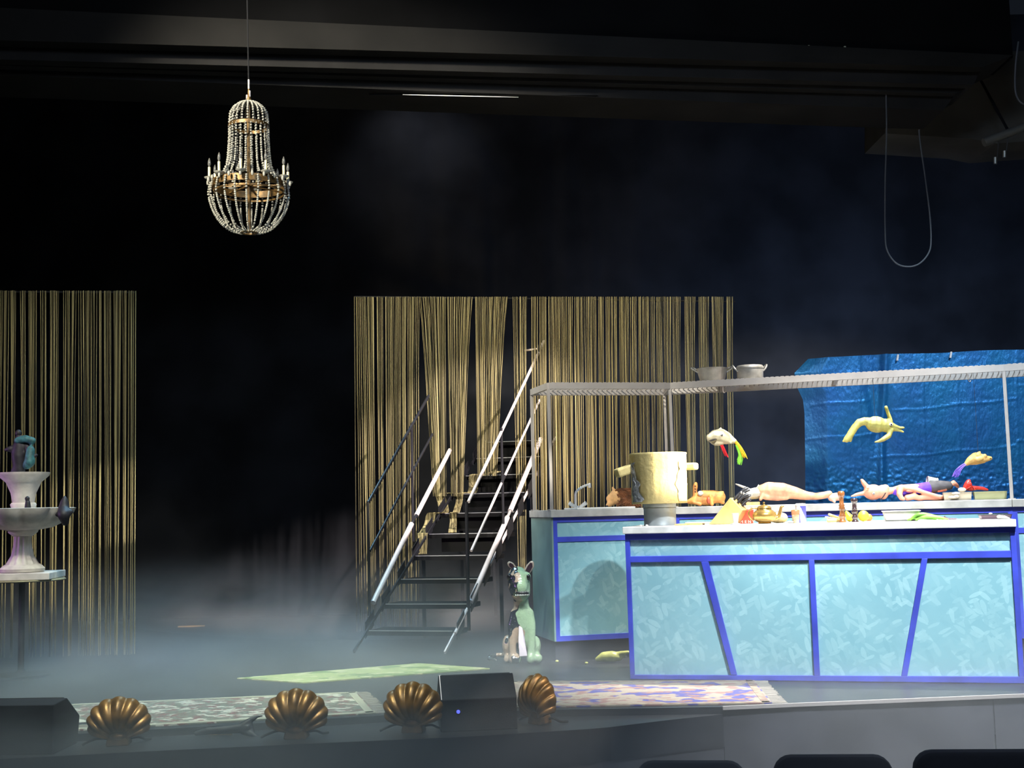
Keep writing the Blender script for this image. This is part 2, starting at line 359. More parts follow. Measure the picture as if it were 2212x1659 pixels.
# worktop: the photo shows it running from just left of the carcass to its right edge
def xs(px): return (PL(px, 1135, FL + fn * .03, fn) - FL).dot(fd)
s0, s1 = xs(1345), xs(2195)
MB().hexa([cpt(s0, -.045, ZF - .042), cpt(s1, -.045, ZF - .042), cpt(s1, DEP + .02, ZF - .042), cpt(s0, DEP + .02, ZF - .042)], [cpt(s0, -.045, ZF), cpt(s1, -.045, ZF), cpt(s1, DEP + .02, ZF), cpt(s0, DEP + .02, ZF)]).build('worktop', m_top, fc, bevel=.004)
# ================================================================ back counter, three angled runs
BA = H2(FZ(1203, 1430)); BB = H2(W(1458, 1100, 8.78)); BC = H2(W(2186, 1080, 8.10)); BD = BC + V((.9, -.43, 0)) * 1.3
ZB = W(1203, 1103, BA.y).z + .004
ZS = W(1197, 825, BA.y - .02).z                            # top of the overhead shelf
runs = [(BA, BB), (BB, BC), (BC, BD)]
def nrm(a, b): d = (b - a).normalized(); return V((d.y, -d.x, 0))
ns = [nrm(a, b) for a, b in runs]
def miter(i):                                             # depth direction at the run joints
    if i == 0: return -ns[0]
    if i == 3: return -ns[2]
    m = (ns[i - 1] + ns[i]).normalized(); return -m / m.dot(ns[i])
bc = thing('kitchen_counter', BB, 'long angled back counter in pale cyan with cobalt frames on a dark plinth', 'counter')
BDEP = .56
ends = [BA, BB, BC, BD]
SAGE_SIDE = mat('sage_end_panel', (128, 156, 150), rough=.6, var=.1, vscale=4)  # the end panel's own pale green-grey
def onB(px, off=.2, run=None):
    r = run if run is not None else (0 if px < 1458 else (1 if px < 2186 else 2)); p = PL(px, 1095, runs[r][0] - ns[r] * off, ns[r]); p.z = ZB; return p
for i, (a, b) in enumerate(runs):
    n = ns[i]; m0, m1 = miter(i), miter(i + 1); z = lambda p, h: V((p.x, p.y, h))
    def solid(off0, off1, h0, h1, name, m, e0=0., e1=0., bevel=0.):
        d = (b - a).normalized(); q = [a + m0 * off0 - d * e0, b + m1 * off0 + d * e1, b + m1 * off1 + d * e1, a + m0 * off1 - d * e0]
        return MB().hexa([z(p, h0) for p in q], [z(p, h1) for p in q]).build(name, m, bc, bevel=bevel)
    solid(.03, BDEP, 0, .135, 'plinth', m_carc)
    solid(.016, BDEP, .135, ZB - .05, 'carcass', m_carc if i else SAGE_SIDE)
    L = (b - a).length; d = (b - a).normalized()
    def rect(s0, s1, h0, h1, off, th, name, m):
        p = a + d * s0 + n * off; q = a + d * s1 + n * off
        return MB().prism([z(p, h0), z(q, h0), z(q, h1), z(p, h1)], -n * th).build(name, m, bc)
    rect(.0, L, ZB - .085, ZB - .05, 0, .016, 'frame_bar', m_blue); rect(.0, L, .135, .17, 0, .016, 'frame_bar', m_blue)
    rect(0, .028, .17, ZB - .085, 0, .016, 'frame_bar', m_blue); rect(L - .028, L, .17, ZB - .085, 0, .016, 'frame_bar', m_blue)
    rect(.028, L - .028, ZB - .218, ZB - .183, 0, .016, 'frame_bar', m_blue)
    if i == 1:
        for k in (.33, .67): rect(L * k - .014, L * k + .014, .17, ZB - .218, 0, .016, 'frame_bar', m_blue)
    rect(.02, L - .02, ZB - .19, ZB - .08, -.006, .01, 'panel', m_cyan); rect(.02, L - .02, .16, ZB - .21, -.006, .01, 'panel', m_cyan)
    solid(-.025, BDEP + .02, ZB - .05, ZB, 'worktop', m_top2, e0=.02 if i == 0 else -.001, e1=.0 if i == 2 else -.001, bevel=.003)
d0 = (BB - BA).normalized()
q = [BA, BA - ns[0] * BDEP]
MB().prism([V((p.x, p.y, h)) - d0 * .012 for p, h in ((q[0], .135), (q[1], .135), (q[1], ZB - .05), (q[0], ZB - .05))], d0 * .012).build('side_panel', SAGE_SIDE, bc)
# ================================================================ overhead steel shelf
m_steel = mat('galvanised_steel', (180, 174, 170), rough=.45, metal=.3, var=.03, vscale=12)
sh = thing('overhead_shelf', V((BB.x, BB.y, ZB)), 'pale steel frame rack with wire shelf above the back counter', 'shelf')
SD = .50
wires = MB()
for i, (a, b) in enumerate(runs):
    m0, m1 = miter(i), miter(i + 1)
    f0, f1, r0, r1 = a + m0 * .03, b + m1 * .03, a + m0 * SD, b + m1 * SD
    d = (b - a).normalized(); U = lambda p: V((p.x, p.y, ZS - .022))
    MB().bar(U(f0), U(f1), .022, .044).build('shelf_rail', m_steel, sh); MB().bar(U(r0), U(r1), .022, .044).build('shelf_rail', m_steel, sh)
    for p, q in ((f0, r0),) + (((f1, r1),) if i == 2 else ()): MB().bar(U(p), U(q), .022, .044).build('cross_rail', m_steel, sh)
    if i == 1: MB().bar(U(f0.lerp(f1, .52)), U(r0.lerp(r1, .52)), .02, .03).build('cross_rail', m_steel, sh)
    N = int((b - a).length / .032)
    for k in range(1, N): wires.bar(U(f0.lerp(f1, k / N)) + V((0, 0, .012)), U(r0.lerp(r1, k / N)) + V((0, 0, .012)), .005, .005)
    for k in range(1, 7): wires.bar(U(f0.lerp(r0, k / 7)) + V((0, 0, .016)), U(f1.lerp(r1, k / 7)) + V((0, 0, .016)), .004, .004)
    for k in range(1, int((b - a).length / .034)): wires.box(U(f0) + d * (k * .034) + V((0, 0, .022)), .02, .018, .003, math.atan2(d.y, d.x))
    for k, p in enumerate([f0, r0] + ([f1, r1] if i == 2 else [])):
        P = V((p.x, p.y, ZB)); MB().bar(P, V((p.x, p.y, ZS - .044)), .02, .02, up=V((d.y, -d.x, 0))).build('post', m_steel, sh)
        MB().box(P, .045, .045, .006, math.atan2(d.y, d.x)).build('foot_plate', m_steel, sh)
w = wires.build('wire_grid', m_steel, sh); w['kind'] = 'stuff'

# ================================================================ string curtains
m_str = mat('curtain_cord', (146, 136, 98), rough=.75, spec=.2, var=.45, vscale=1)
_mp = m_str.node_tree.nodes.new('ShaderNodeMapping'); _mp.inputs['Scale'].default_value = (55, 10, .35)
m_str.node_tree.links.new(m_str.node_tree.nodes['Texture Coordinate'].outputs['Object'], _mp.inputs['Vector']); m_str.node_tree.links.new(_mp.outputs[0], m_str.node_tree.nodes['Noise Texture'].inputs['Vector'])
m_str_far = bpy.data.materials['curtain_cord']
rnd = random.Random(3)
def strands(mb, groups, d, ytop, ybot, px_step=2.7, r=.0033, wob=.004):
    for (t0, t1, b0, b1, yb) in groups:
        n = max(2, int((t1 - t0) / px_step))
        for k in range(n):
            u = (k + rnd.uniform(.15, .85)) / n
            p, q = W(t0 + (t1 - t0) * u, ytop, d), W(b0 + (b1 - b0) * min(1, max(0, u + rnd.uniform(-.08, .08))), yb or ybot, d)
            dy = rnd.uniform(-.035, .035); pts = []
            for j in range(9):
                s = j / 8; e = s ** .8
                x = p.x + (q.x - p.x) * e + rnd.uniform(-wob, wob) * (0 < j < 8) * .35
                pts.append(V((x, d + dy * (.3 + s), p.z + (q.z - p.z) * s)))
            mb.tube(pts, r * rnd.uniform(.8, 1.15), n=4, cap=False)
DM = 11.12
G = [(765, 776, 772, 784, 0), (777, 788, 789, 799, 0), (789, 808, 803, 813, 0), (812, 828, 822, 829, 0), (831, 848, 837, 847, 0), (849, 866, 850, 866, 0), (868, 879, 870, 877, 0), (880, 900, 883, 893, 0), (900, 908, 898, 908, 0),
     (905, 934, 936, 952, 1072), (936, 963, 950, 964, 1072), (965, 990, 974, 986, 1072), (990, 1021, 986, 1001, 1072), (1026, 1052, 1032, 1046, 1028), (1053, 1075, 1048, 1060, 1028), (1072, 1098, 1060, 1074, 1028),
     (1107, 1120, 1123, 1130, 0), (1121, 1139, 1129, 1138, 0)]
x = 1148
while x < 1585:
    w = rnd.choice((9, 14, 18, 22, 26)); x1 = min(x + w, 1588); g = rnd.choice((1, 2, 2, 3)) if x < 1400 else rnd.choice((2, 4, 5, 6))
    c = (x + x1) / 2; sq = (.8 if x < 1400 else .6); sh_ = 6 + (c - 1148) / 440 * 4
    G.append((x, x1, c - (x1 - x) / 2 * sq + sh_, c + (x1 - x) / 2 * sq + sh_, 0)); x = x1 + g
mb = MB(); strands(mb, G, DM, 641, 1386)
cm = thing('string_curtain', W(1176, 1390, DM), 'wide olive gold string curtain behind the staircase and kitchen counters', 'curtain')
o = mb.build('cord', m_str, cm); o['kind'] = 'stuff'
MB().tube([W(766, 641, DM + .02), W(1170, 645, DM + .02), W(1588, 652, DM + .02)], .008).build('curtain_rod', m_black, cm)
DL = 9.68
G2 = [(-90, -30, -90, -40, 0), (-28, 20, -28, 8, 0), (21, 36, 22, 30, 0), (42, 56, 44, 52, 0), (60, 82, 61, 76, 0), (87, 101, 88, 96, 0), (108, 128, 109, 119, 0), (136, 144, 137, 140, 0), (146, 152, 147, 152, 0), (153, 165, 146, 154, 0),
      (169, 186, 170, 186, 0), (187, 210, 189, 206, 0), (211, 221, 210, 220, 0), (222, 232, 222, 230, 0), (235, 240, 234, 237, 0), (243, 263, 244, 258, 0), (264, 275, 268, 272, 0), (277, 294, 276, 289, 0)]
mb = MB(); strands(mb, G2, DL, 628, 1425, px_step=3.0, r=.0033)
cl = thing('string_curtain', W(150, 1425, DL), 'narrow dim string curtain behind the white fountain', 'curtain')
o = mb.build('cord', m_str, cl); o['kind'] = 'stuff'
MB().tube([W(-120, 630, DL + .02), W(293, 632, DL + .02)], .008).build('curtain_rod', m_black, cl)
# ================================================================ stage stairs
m_tread = mat('tread_black', (9, 9, 10), rough=.7, spec=.2, var=.2, vscale=5)
m_nose = mat('tread_edge', (205, 205, 205), rough=.3, metal=.6)
m_rail = mat('rail_paint', (232, 218, 214), rough=.35, metal=.05, var=.06, vscale=10)
m_dark = mat('rail_black_and_shade', (34, 34, 38), rough=.4)
S1, S8 = W(886, 1363, 9.22), W(1079, 1026, 11.35)
RISE = (S8.z - S1.z) / 7; run = H2(S8 - S1) / 7; su = run.normalized(); sx = V((su.y, -su.x, 0)); HW = .335
def stp(k, s, up=0., fwd=0.): return V((S1.x, S1.y, S1.z)) + run * (k - 1) + V((0, 0, RISE * (k - 1) + up)) + sx * s + su * fwd
st = thing('stage_stairs', H2(stp(1, 0)), 'black open stage staircase with pale steel handrails', 'stairs')
for k in range(1, 11):
    q = [stp(k, -HW, -.035), stp(k, HW, -.035), stp(k, HW, -.035, .30), stp(k, -HW, -.035, .30)]
    t = MB().hexa(q, [p + V((0, 0, .035)) for p in q]).build('tread', m_tread, st)
    MB().bar(stp(k, -HW + .01, .0005, .002), stp(k, HW - .01, .0005, .002), .006, .006).build('nosing', m_nose, t)
    q = [stp(k, -HW + .1, -.15, .05), stp(k, HW - .012, -.15, .05), stp(k, HW - .012, -.036, .05), stp(k, -HW + .1, -.036, .05)]
    if k > 4: MB().prism(q, su * .012).build('riser', m_tread, st)
for s in (-1, 1):
    MB().bar(stp(.3, s * (HW + .012), -.01, .0), stp(10.2, s * (HW + .012), -.01, .0), .012, .022).build('stringer', m_rail if s > 0 else m_dark, st)
    for k in range(1, 10):
        q = [stp(k + .06, s * (HW + .021), -.07, -.01), stp(k + .56, s * (HW + .021), -.07, -.01), stp(k + .56, s * (HW + .021), .05, -.01), stp(k + .06, s * (HW + .021), .05, -.01)]
        MB().prism(q, sx * s * .006).build('dash_plate', m_dark, st)  # dark plates added to break the lit stringer into dashes
def side_pt(px, py, s):                                   # a point on the vertical plane of one handrail
    n_ = V((sx.x, sx.y, 0)).normalized(); return PL(px, py, stp(1, s * (HW + .02)), n_)
def rl(s, p0, p1, r, name, m): return MB().tube([side_pt(*p0, s), side_pt(*p1, s)], r, n=10).build(name, m, st, smooth=True)
rl(1, (1012, 1084), (1175, 737), .0125, 'handrail', m_rail)
rl(1, (1018, 1190), (1085, 1040), .0105, 'mid_rail', m_rail); rl(1, (1088, 1033), (1172, 850), .0105, 'mid_rail', m_rail); rl(1, (1083, 1044), (1090, 1028), .013, 'tube_joint', m_dark)
rl(1, (1016, 1301), (1096, 1118), .021, 'stair_tube', m_rail); rl(1, (1102, 1104), (1168, 948), .021, 'stair_tube', m_rail); rl(1, (1095, 1120), (1103, 1102), .012, 'tube_joint', m_steel)
rl(1, (983, 1368), (1008, 1318), .012, 'stair_tube', m_rail)
rl(-1, (795, 1086), (926, 855), .0125, 'handrail', m_dark); rl(-1, (799, 1190), (934, 938), .0105, 'mid_rail', m_dark)  # left rails take the dark tone as shade, right ones stay pale
rl(-1, (806, 1302), (889, 1132), .021, 'stair_tube', m_rail); rl(-1, (899, 1114), (972, 972), .019, 'stair_tube', m_rail); rl(-1, (888, 1134), (900, 1112), .012, 'tube_joint', m_dark)
def vpost(s, px, y0, y1, r=.011):
    p = side_pt(px, y0, s); q = side_pt(px, y1, s); q.x, q.y = p.x, p.y; MB().tube([p, q], r, n=8).build('rail_post', m_dark, st, smooth=True)
vpost(1, 1013, 1362, 1084, .013); vpost(1, 1088, 1150, 925); vpost(1, 1170, 1000, 748, .016); vpost(-1, 798, 1330, 1085); vpost(-1, 893, 1170, 915)
g0 = side_pt(1171, 752, 1); MB().tube([g0, g0 - sx * .17 + V((0, 0, -.012))], .009, n=8).build('grab_bar', m_rail, st, smooth=True)
p = side_pt(1172, 990, 1); MB().box(p + sx * .03 + V((0, 0, -.05)), .05, .08, .22, .3).build('control_box', m_dark, st, bevel=.006)
for k in (4, 7, 10):
    for s in (-1, 1): MB().bar(V((*stp(k, s * HW, 0, .2).xy, 0)), stp(k, s * HW, -.04, .2), .03, .03).build('support_leg', m_dark, st)
# cords of the curtain lying down over the treads
drape = MB()
def ribbon(path, w, n, dz=.004):
    for i in range(n):
        o_ = (i + rnd.uniform(.1, .9)) / n - .5; ww = [rnd.uniform(-.004, .004) for _ in path]
        pts = [stp(k, s + o_ * (w if j < len(path) - 1 else w * 1.15) + ww[j], up + dz + rnd.uniform(0, .005), fwd + rnd.uniform(-.006, .004)) for j, (k, s, up, fwd) in enumerate(path)]
        drape.tube(spline(pts, 3), .0028, n=3, cap=False)
def s_of(px, k): c = stp(k, 0); a, b = stp(k, -.3), stp(k, .3); xa, xb = CX + FPX * a.x / a.y, CX + FPX * b.x / b.y; return -.3 + .6 * (px - xa) / (xb - xa)
for chain_ in ([(972, 7), (963, 7), (945, 6), (930, 6), (915, 5), (908, 5)][:2] + [],):
    pass
ribbon([(7, s_of(985, 7), .0, .16), (7, s_of(972, 7), .0, .04), (7, s_of(948, 7), .0, -.012), (7, s_of(952, 7), -.09, -.018), (6, s_of(950, 6), .0, .03), (6, s_of(928, 6), 0, -.012), (6, s_of(922, 6), -.09, -.016), (5, s_of(905, 5), .0, .03), (5, s_of(907, 5), .0, -.012), (5, s_of(907, 5), -.09, -.016), (5, s_of(903, 5), -RISE, -.016)], .085, 34)
ribbon([(7, s_of(1000, 7), .0, .10), (7, s_of(990, 7), .0, -.012), (7, s_of(987, 7), -.08, -.016), (6, s_of(978, 6), .0, .02), (6, s_of(974, 6), 0, -.012), (6, s_of(974, 6), -.08, -.016), (5, s_of(968, 5), .004, .03)], .06, 26)
ribbon([(8, s_of(1060, 8), .03, .12), (8, s_of(1040, 8), .0, .03), (8, s_of(1020, 8), .0, -.012), (8, s_of(1020, 8), -.1, -.016), (7, s_of(1010, 7), .0, .05), (7, s_of(996, 7), .0, .06)], .085, 32)
o = drape.build('draped_cord', m_str, cm); o['kind'] = 'stuff'
# ================================================================ blue foil backdrop
def foil_mat():
    m = mat('blue_foil', (40, 100, 164), rough=.42, metal=.55, var=.3, vscale=2.2, col2=(32, 110, 162))
    nt = m.node_tree; b = nt.nodes['Principled BSDF']; tc = nt.nodes['Texture Coordinate']; L = nt.links.new
    n = nt.nodes.new('ShaderNodeTexNoise'); n.inputs['Scale'].default_value = 34; n.inputs['Detail'].default_value = 6
    mp = nt.nodes.new('ShaderNodeMapping'); mp.inputs['Scale'].default_value = (1.6, 1, .8); L(tc.outputs['Object'], mp.inputs['Vector']); L(mp.outputs[0], n.inputs['Vector'])
    bp = nt.nodes.new('ShaderNodeBump'); bp.inputs['Strength'].default_value = .28; bp.inputs['Distance'].default_value = .02; L(n.outputs[0], bp.inputs['Height']); L(bp.outputs[0], b.inputs['Normal'])
    return m
DFO = 9.85
fo = thing('foil_backdrop', W(1980, 1400, DFO), 'crinkled metallic blue foil sheet hung behind the back counter', 'backdrop')
edgeL = [(772, 1752), (803, 1722), (836, 1729), (862, 1741), (890, 1744), (940, 1745), (1064, 1746), (1200, 1747)]
def left_px(y):
    for (y0, x0), (y1, x1) in zip(edgeL[:-1], edgeL[1:]):
        if y <= y1: return x0 + (x1 - x0) * max(0, (y - y0) / (y1 - y0))
    return 1747
mbf = MB(); NX, NY = 240, 170; xr = 2420
for j in range(NY + 1):
    v = j / NY
    for i in range(NX + 1):
        u = i / NX; ytop = 772 - 25 * u + 1 * math.sin(u * 19); yb = 1215
        y = ytop + (yb - ytop) * v; xl = left_px(772 + (1200 - 772) * v * .999) if u < .08 else 1747
        xl = left_px(y) if y > 772 else 1752
        k = max(0, 1 - u / .1); x = 1747 + (xr - 1747) * u + (xl - 1747) * k
        p = W(x, y, DFO)
        dz = .014 * noise.noise(V((u * 5, v * 3, 1))) + .003 * noise.noise(V((u * 24, v * 13, 5))) + .002 * noise.noise(V((u * 70, v * 40, 9)))
        for c, s0, s1 in ((.165, 0, 1), (.37, 0, 1), (.48, .1, 1), (.67, 0, 1), (.88, 0, 1)):
            if s0 <= v <= s1: dz -= .004 * math.exp(-((u - c + .004 * math.sin(v * 9)) / .003) ** 2)
        for c, u0, u1 in ((.235, .02, .2), (.30, .27, .67), (.24, .67, 1), (.40, .0, .25), (.52, .2, .67), (.50, .67, 1), (.70, .0, .67)):
            if u0 <= u <= u1: dz -= .004 * math.exp(-((v + .10 * u + .004 * math.sin(u * 30) - c) / .005) ** 2)
        dz += .04 * math.exp(-((u - .22 - .06 * v) / .03) ** 2) * math.exp(-((v - .25) / .3) ** 2) - .035 * math.exp(-((u - .245 + .02 * v) / .012) ** 2) + .02 * math.exp(-((u - .17 - .14 * v) / .014) ** 2) * math.exp(-((v - .2) / .2) ** 2)
        if u < .06: dz += .1 * (1 - u / .06)
        if v > .5: dz += min(1, (v - .5) / .1) * (.005 * noise.noise(V((u * 40, v * 170, 3))) + .008 * noise.noise(V((u * 120, v * 60, 3))))
        mbf.v.append((p.x, p.y + dz, p.z))
mbf.f = [(j * (NX + 1) + i, j * (NX + 1) + i + 1, (j + 1) * (NX + 1) + i + 1, (j + 1) * (NX + 1) + i) for j in range(NY) for i in range(NX)]
m_foil = foil_mat()
mbf.build('foil_sheet', m_foil, fo, smooth=True, sharp=180)
fr = [W(1756, 790, DFO + .1), W(2420, 762, DFO + .1)]
MB().bar(fr[0], fr[1], .03, .03).build('top_batten', m_dark, fo)
for p in (fr[0], fr[1]): MB().bar(V((p.x, p.y, 0)), p, .03, .03).build('frame_post', m_dark, fo)
for px, y in ((1940, 766), (2055, 760)):                  # little pulled tucks on the top edge
    MB().bar(W(px, y, DFO - .01), W(px - 2, y + 13, DFO - .02), .012, .008).build('clip', m_rail, fo)
# ================================================================ chandelier
CHX = W(538, 400, 8.0); kx_ = 8.0 / FPX
def chz(y): return W(538, y, 8.0).z
def ctr(y): p = W(536 + (y - 200) * .006, y, 8.0); return p
m_bead = mat('glass_bead', (166, 164, 154), rough=.12, spec=.9, coat=.6)
m_brass = mat('aged_brass', (112, 86, 48), rough=.42, metal=.5, var=.3, vscale=25)
m_candle = mat('candle_sleeve', (226, 214, 168), rough=.5)
m_bulb = mat('dead_bulb', (150, 150, 145), rough=.08, spec=.9, trans=.6)
cz0, cz1, cz2, cz3 = chz(219), chz(272), chz(392), chz(504)
base = V((CHX.x, 8.0, cz3))
ch = thing('chandelier', base, 'beaded crystal chandelier with unlit candles hanging on a thin cable', 'chandelier')
def at(r, z, a=0): return V((CHX.x + r * math.cos(a), 8.0 + r * math.sin(a), z))
R1, R2, R2b, R3 = 43 * kx_, 47 * kx_, 90 * kx_, 26 * kx_
def bead_string(path, rb, name, step=1.5):
    sp = spline(path, 10); mb = MB(); acc = 0; mb.ell(sp[0], rb, n=6, m=4)
    for a, b in zip(sp[:-1], sp[1:]):
        acc += (b - a).length
        if acc >= rb * step: mb.ell(b, rb * (1 if len(mb.v) % 3 else .85), n=6, m=4); acc = 0
    return mb
def ring_of(mb, name, n, par, m, ph=0.):
    off = wloc(par); me = None
    for k in range(n):
        if me is None:
            me = mb.mesh(name, V((CHX.x, 8.0, off.z))); me.materials.append(m)
        o = bpy.data.objects.new(name, me); C.objects.link(o); o.parent = par; o.location = V((CHX.x, 8.0, off.z)) - off; o.rotation_euler = (0, 0, ph + 2 * PI * k / n)
ring_of(bead_string([at(.01, cz0), at(R1 * .55, cz0 - .022), at(R1 * .92, cz0 - .075), at(R1, cz1)], .0078, 'x'), 'bead_string', 22, ch, m_bead)
ring_of(bead_string([at(R1, cz1 - .012), at(R1 * 1.02, (cz1 * .7 + cz2 * .3)), at(R1 * 1.13, (cz1 * .3 + cz2 * .7)), at(R2 * 1.3, cz2 + .03)], .0078, 'x'), 'bead_string', 24, ch, m_bead, .05)
ring_of(bead_string([at(R2b * .93, cz2 - .02), at(R2b * .97, cz2 - .10), at(R2b * .84, cz2 - .215), at(R2b * .55, cz3 + .035), at(R3 * .7, cz3 + .006)], .0078, 'x'), 'bead_string', 22, ch, m_bead)
def ringband(r, z, w, h, name):
    MB().lathe(V((CHX.x, 8.0, z)), [(r, -h / 2), (r + w, -h / 2), (r + w, h / 2), (r, h / 2), (r, -h / 2)], n=40, capb=False).build(name, m_brass, ch, smooth=True)
ringband(R1 - .005, cz1 - .004, .010, .022, 'ring_band'); ringband(R2b * .86, cz2 - .028, .010, .045, 'ring_band'); ringband(R2b * .84, cz2 - .075, .006, .012, 'ring_band'); ringband(R3 * .5, cz3 + .004, .02, .008, 'ring_band')
MB().tube([at(0, cz0 + .03), at(0, cz3 + .005)], .012).build('stem', m_brass, ch, smooth=True)
for k in range(4): MB().bar(at(.01, cz2 - .03, k * PI / 4), at(R2b * .87, cz2 - .03, k * PI / 4), .012, .008).build('spoke', m_brass, ch); MB().bar(at(-.01, cz2 - .03, k * PI / 4), at(-R2b * .87, cz2 - .03, k * PI / 4), .012, .008).build('spoke', m_brass, ch)
for k in range(10):
    a = .32 + 2 * PI * k / 10; c = at(R2b * .95, cz2 + .004, a)
    MB().lathe(c, [(.006, -.012), (.03, 0), (.034, .008), (.028, .004), (.004, .002)], n=14).build('drip_pan', m_bead, ch, smooth=True)
    cd = MB().lathe(c, [(.009, .002), (.009, .075), (.004, .077)], n=10, capt=True).build('candle', m_candle, ch, smooth=True)
    MB().lathe(c, [(.004, .075), (.011, .095), (.009, .115), (.002, .135)], n=10).build('bulb', m_bulb, cd, smooth=True)
for k in range(22):
    a = 2 * PI * k / 22 + .14; MB().ell(at(R2b * .99, cz2 - .012, a), .009, .009, .018, n=8, m=5).build('crystal_drop', m_bead, ch)
top = W(533.5, 38, 8.0)
MB().tube([V((top.x, 8.0, top.z + .25)), V((CHX.x, 8.0, cz0 + .08))], .0045, n=6).build('cable', m_black, ch)
for dx, y in ((0, 172), (-.012, 205), (.006, 196)): MB().tube([V((CHX.x + dx, 8.0, chz(y))), V((CHX.x + dx, 8.0, chz(y + 22)))], .006, n=6).build('shackle', m_rail, ch)
MB().lathe(V((CHX.x, 8.0, cz0 + .005)), [(.016, -.02), (.02, 0), (.008, .03), (.006, .08)], n=12).build('cap', m_brass, ch, smooth=True)
# ================================================================ fountain on its table
DF = 8.5; FX = 48
fk = DF / FPX
def fz(y): return W(FX, y, DF).z
m_stone = mat('white_plaster', (206, 198, 188), rough=.7, var=.08, vscale=14, bump=.08, bscale=60)
fp = V((W(FX, 1250, DF).x, DF, 0))
ztab = fz(1251)
tb = thing('table', fp, 'small round table with a thin disc top under the white fountain', 'table')
m_tab = mat('table_top', (150, 142, 112), rough=.35)
MB().lathe(V((fp.x, DF, ztab - .012)), [(.0, 0), (.275, 0), (.28, .006), (.275, .012), (0, .012)], n=40).build('table_top', m_tab, tb, smooth=True)
MB().lathe(V((fp.x, DF, 0)), [(.2, 0), (.2, .015), (.03, .03), (.02, .05), (.02, ztab - .03), (.06, ztab - .012)], n=20).build('pedestal', m_dark, tb, smooth=True)
ft = thing('fountain', V((fp.x, DF, ztab)), 'white tiered plaster fountain on a round table before the left curtain', 'fountain')
def fl_(prof, name, f=None, n=36, par=ft, m=m_stone): return MB().lathe(V((fp.x, DF, 0)), [(r * fk, fz(y)) for r, y in prof], n=n, f=f, capt=True).build(name, m, par, smooth=True, sharp=60)
pl = MB().box((fp.x, DF, ztab + .001), .46, .46, fz(1236) - ztab - .001, .12).build('plinth', m_stone, ft, bevel=.004)
fl_([(44, 1235), (46, 1228), (40, 1222), (36, 1219)], 'foot')
fl_([(33, 1220), (22, 1200), (18, 1180), (17, 1160), (19, 1156)], 'column', f=lambda a, h: 1 + .07 * math.cos(a * 12), n=72)
fl_([(20, 1158), (30, 1150), (32, 1144), (26, 1143)], 'collar')
fl_([(28, 1146), (60, 1140), (88, 1126), (102, 1108), (106, 1099), (101, 1098), (84, 1112), (40, 1122), (5, 1124)], 'basin', f=lambda a, h: 1 + .085 * abs(math.sin(a * 5)) ** .6 - .07, n=100)
fl_([(22, 1122), (24, 1098), (27, 1090), (24, 1086)], 'neck')
fl_([(22, 1088), (26, 1065), (36, 1042), (52, 1028), (54, 1021), (50, 1021), (34, 1034), (5, 1040)], 'upper_bowl')
m_fig = mat('figurine_dark', (34, 31, 38), rough=.6, var=.3, vscale=30)
m_teal = mat('figurine_teal', (48, 98, 100), rough=.6, var=.3, vscale=30)
def fpx(px, y, dd=0.): p = W(px, y, DF + dd); return p
fg = thing('figurine', fpx(48, 1030), 'teal and dark figurine standing in the top bowl of the fountain', 'figurine')
MB().chain([(fpx(44, 1036), .028), (fpx(42, 1015), .04), (fpx(40, 985), .05), (fpx(42, 955), .036), (fpx(40, 942), .02)]).chain([(fpx(36, 965), .022), (fpx(22, 970, -.02), .022), (fpx(12, 972, -.02), .013)]).chain([(fpx(58, 962), .022), (fpx(68, 988, -.03), .022), (fpx(80, 982, -.03), .010)]).chain([(fpx(34, 1015), .03), (fpx(28, 1022), .02)]).build('body', m_fig, fg, smooth=True, blob=.009)
MB().chain([(fpx(38, 952, -.02), .026), (fpx(55, 948, -.02), .028), (fpx(70, 952, -.02), .026)]).chain([(fpx(66, 972, -.03), .03), (fpx(64, 998, -.04), .038), (fpx(58, 1005, -.03), .03)]).build('drapery', m_teal, fg, smooth=True, blob=.009)
MB().ell(fpx(40, 936), .022, .022, .026).build('head', m_fig, fg, smooth=True)
f2 = tag(MB().chain([(fpx(141, 1128, -.22), .026), (fpx(138, 1112, -.24), .042), (fpx(138, 1100, -.2), .04), (fpx(139, 1085, -.2), .028), (fpx(140, 1074, -.2), .012)]).chain([(fpx(132, 1108, -.23), .022), (fpx(124, 1112, -.23), .016)]).chain([(fpx(146, 1104, -.22), .022), (fpx(153, 1106, -.22), .018)]).build('figurine', m_fig, None, smooth=True, blob=.008), 'dark figurine clinging to the right rim of the fountain basin', 'figurine')
f3 = tag(MB().chain([(fpx(60, 1098, -.24), .022), (fpx(60, 1086, -.24), .018)]).ell(fpx(59, 1077, -.24), .017).build('figurine', m_fig, None, smooth=True, blob=.006), 'tiny dark figurine on the front rim of the fountain basin', 'figurine')
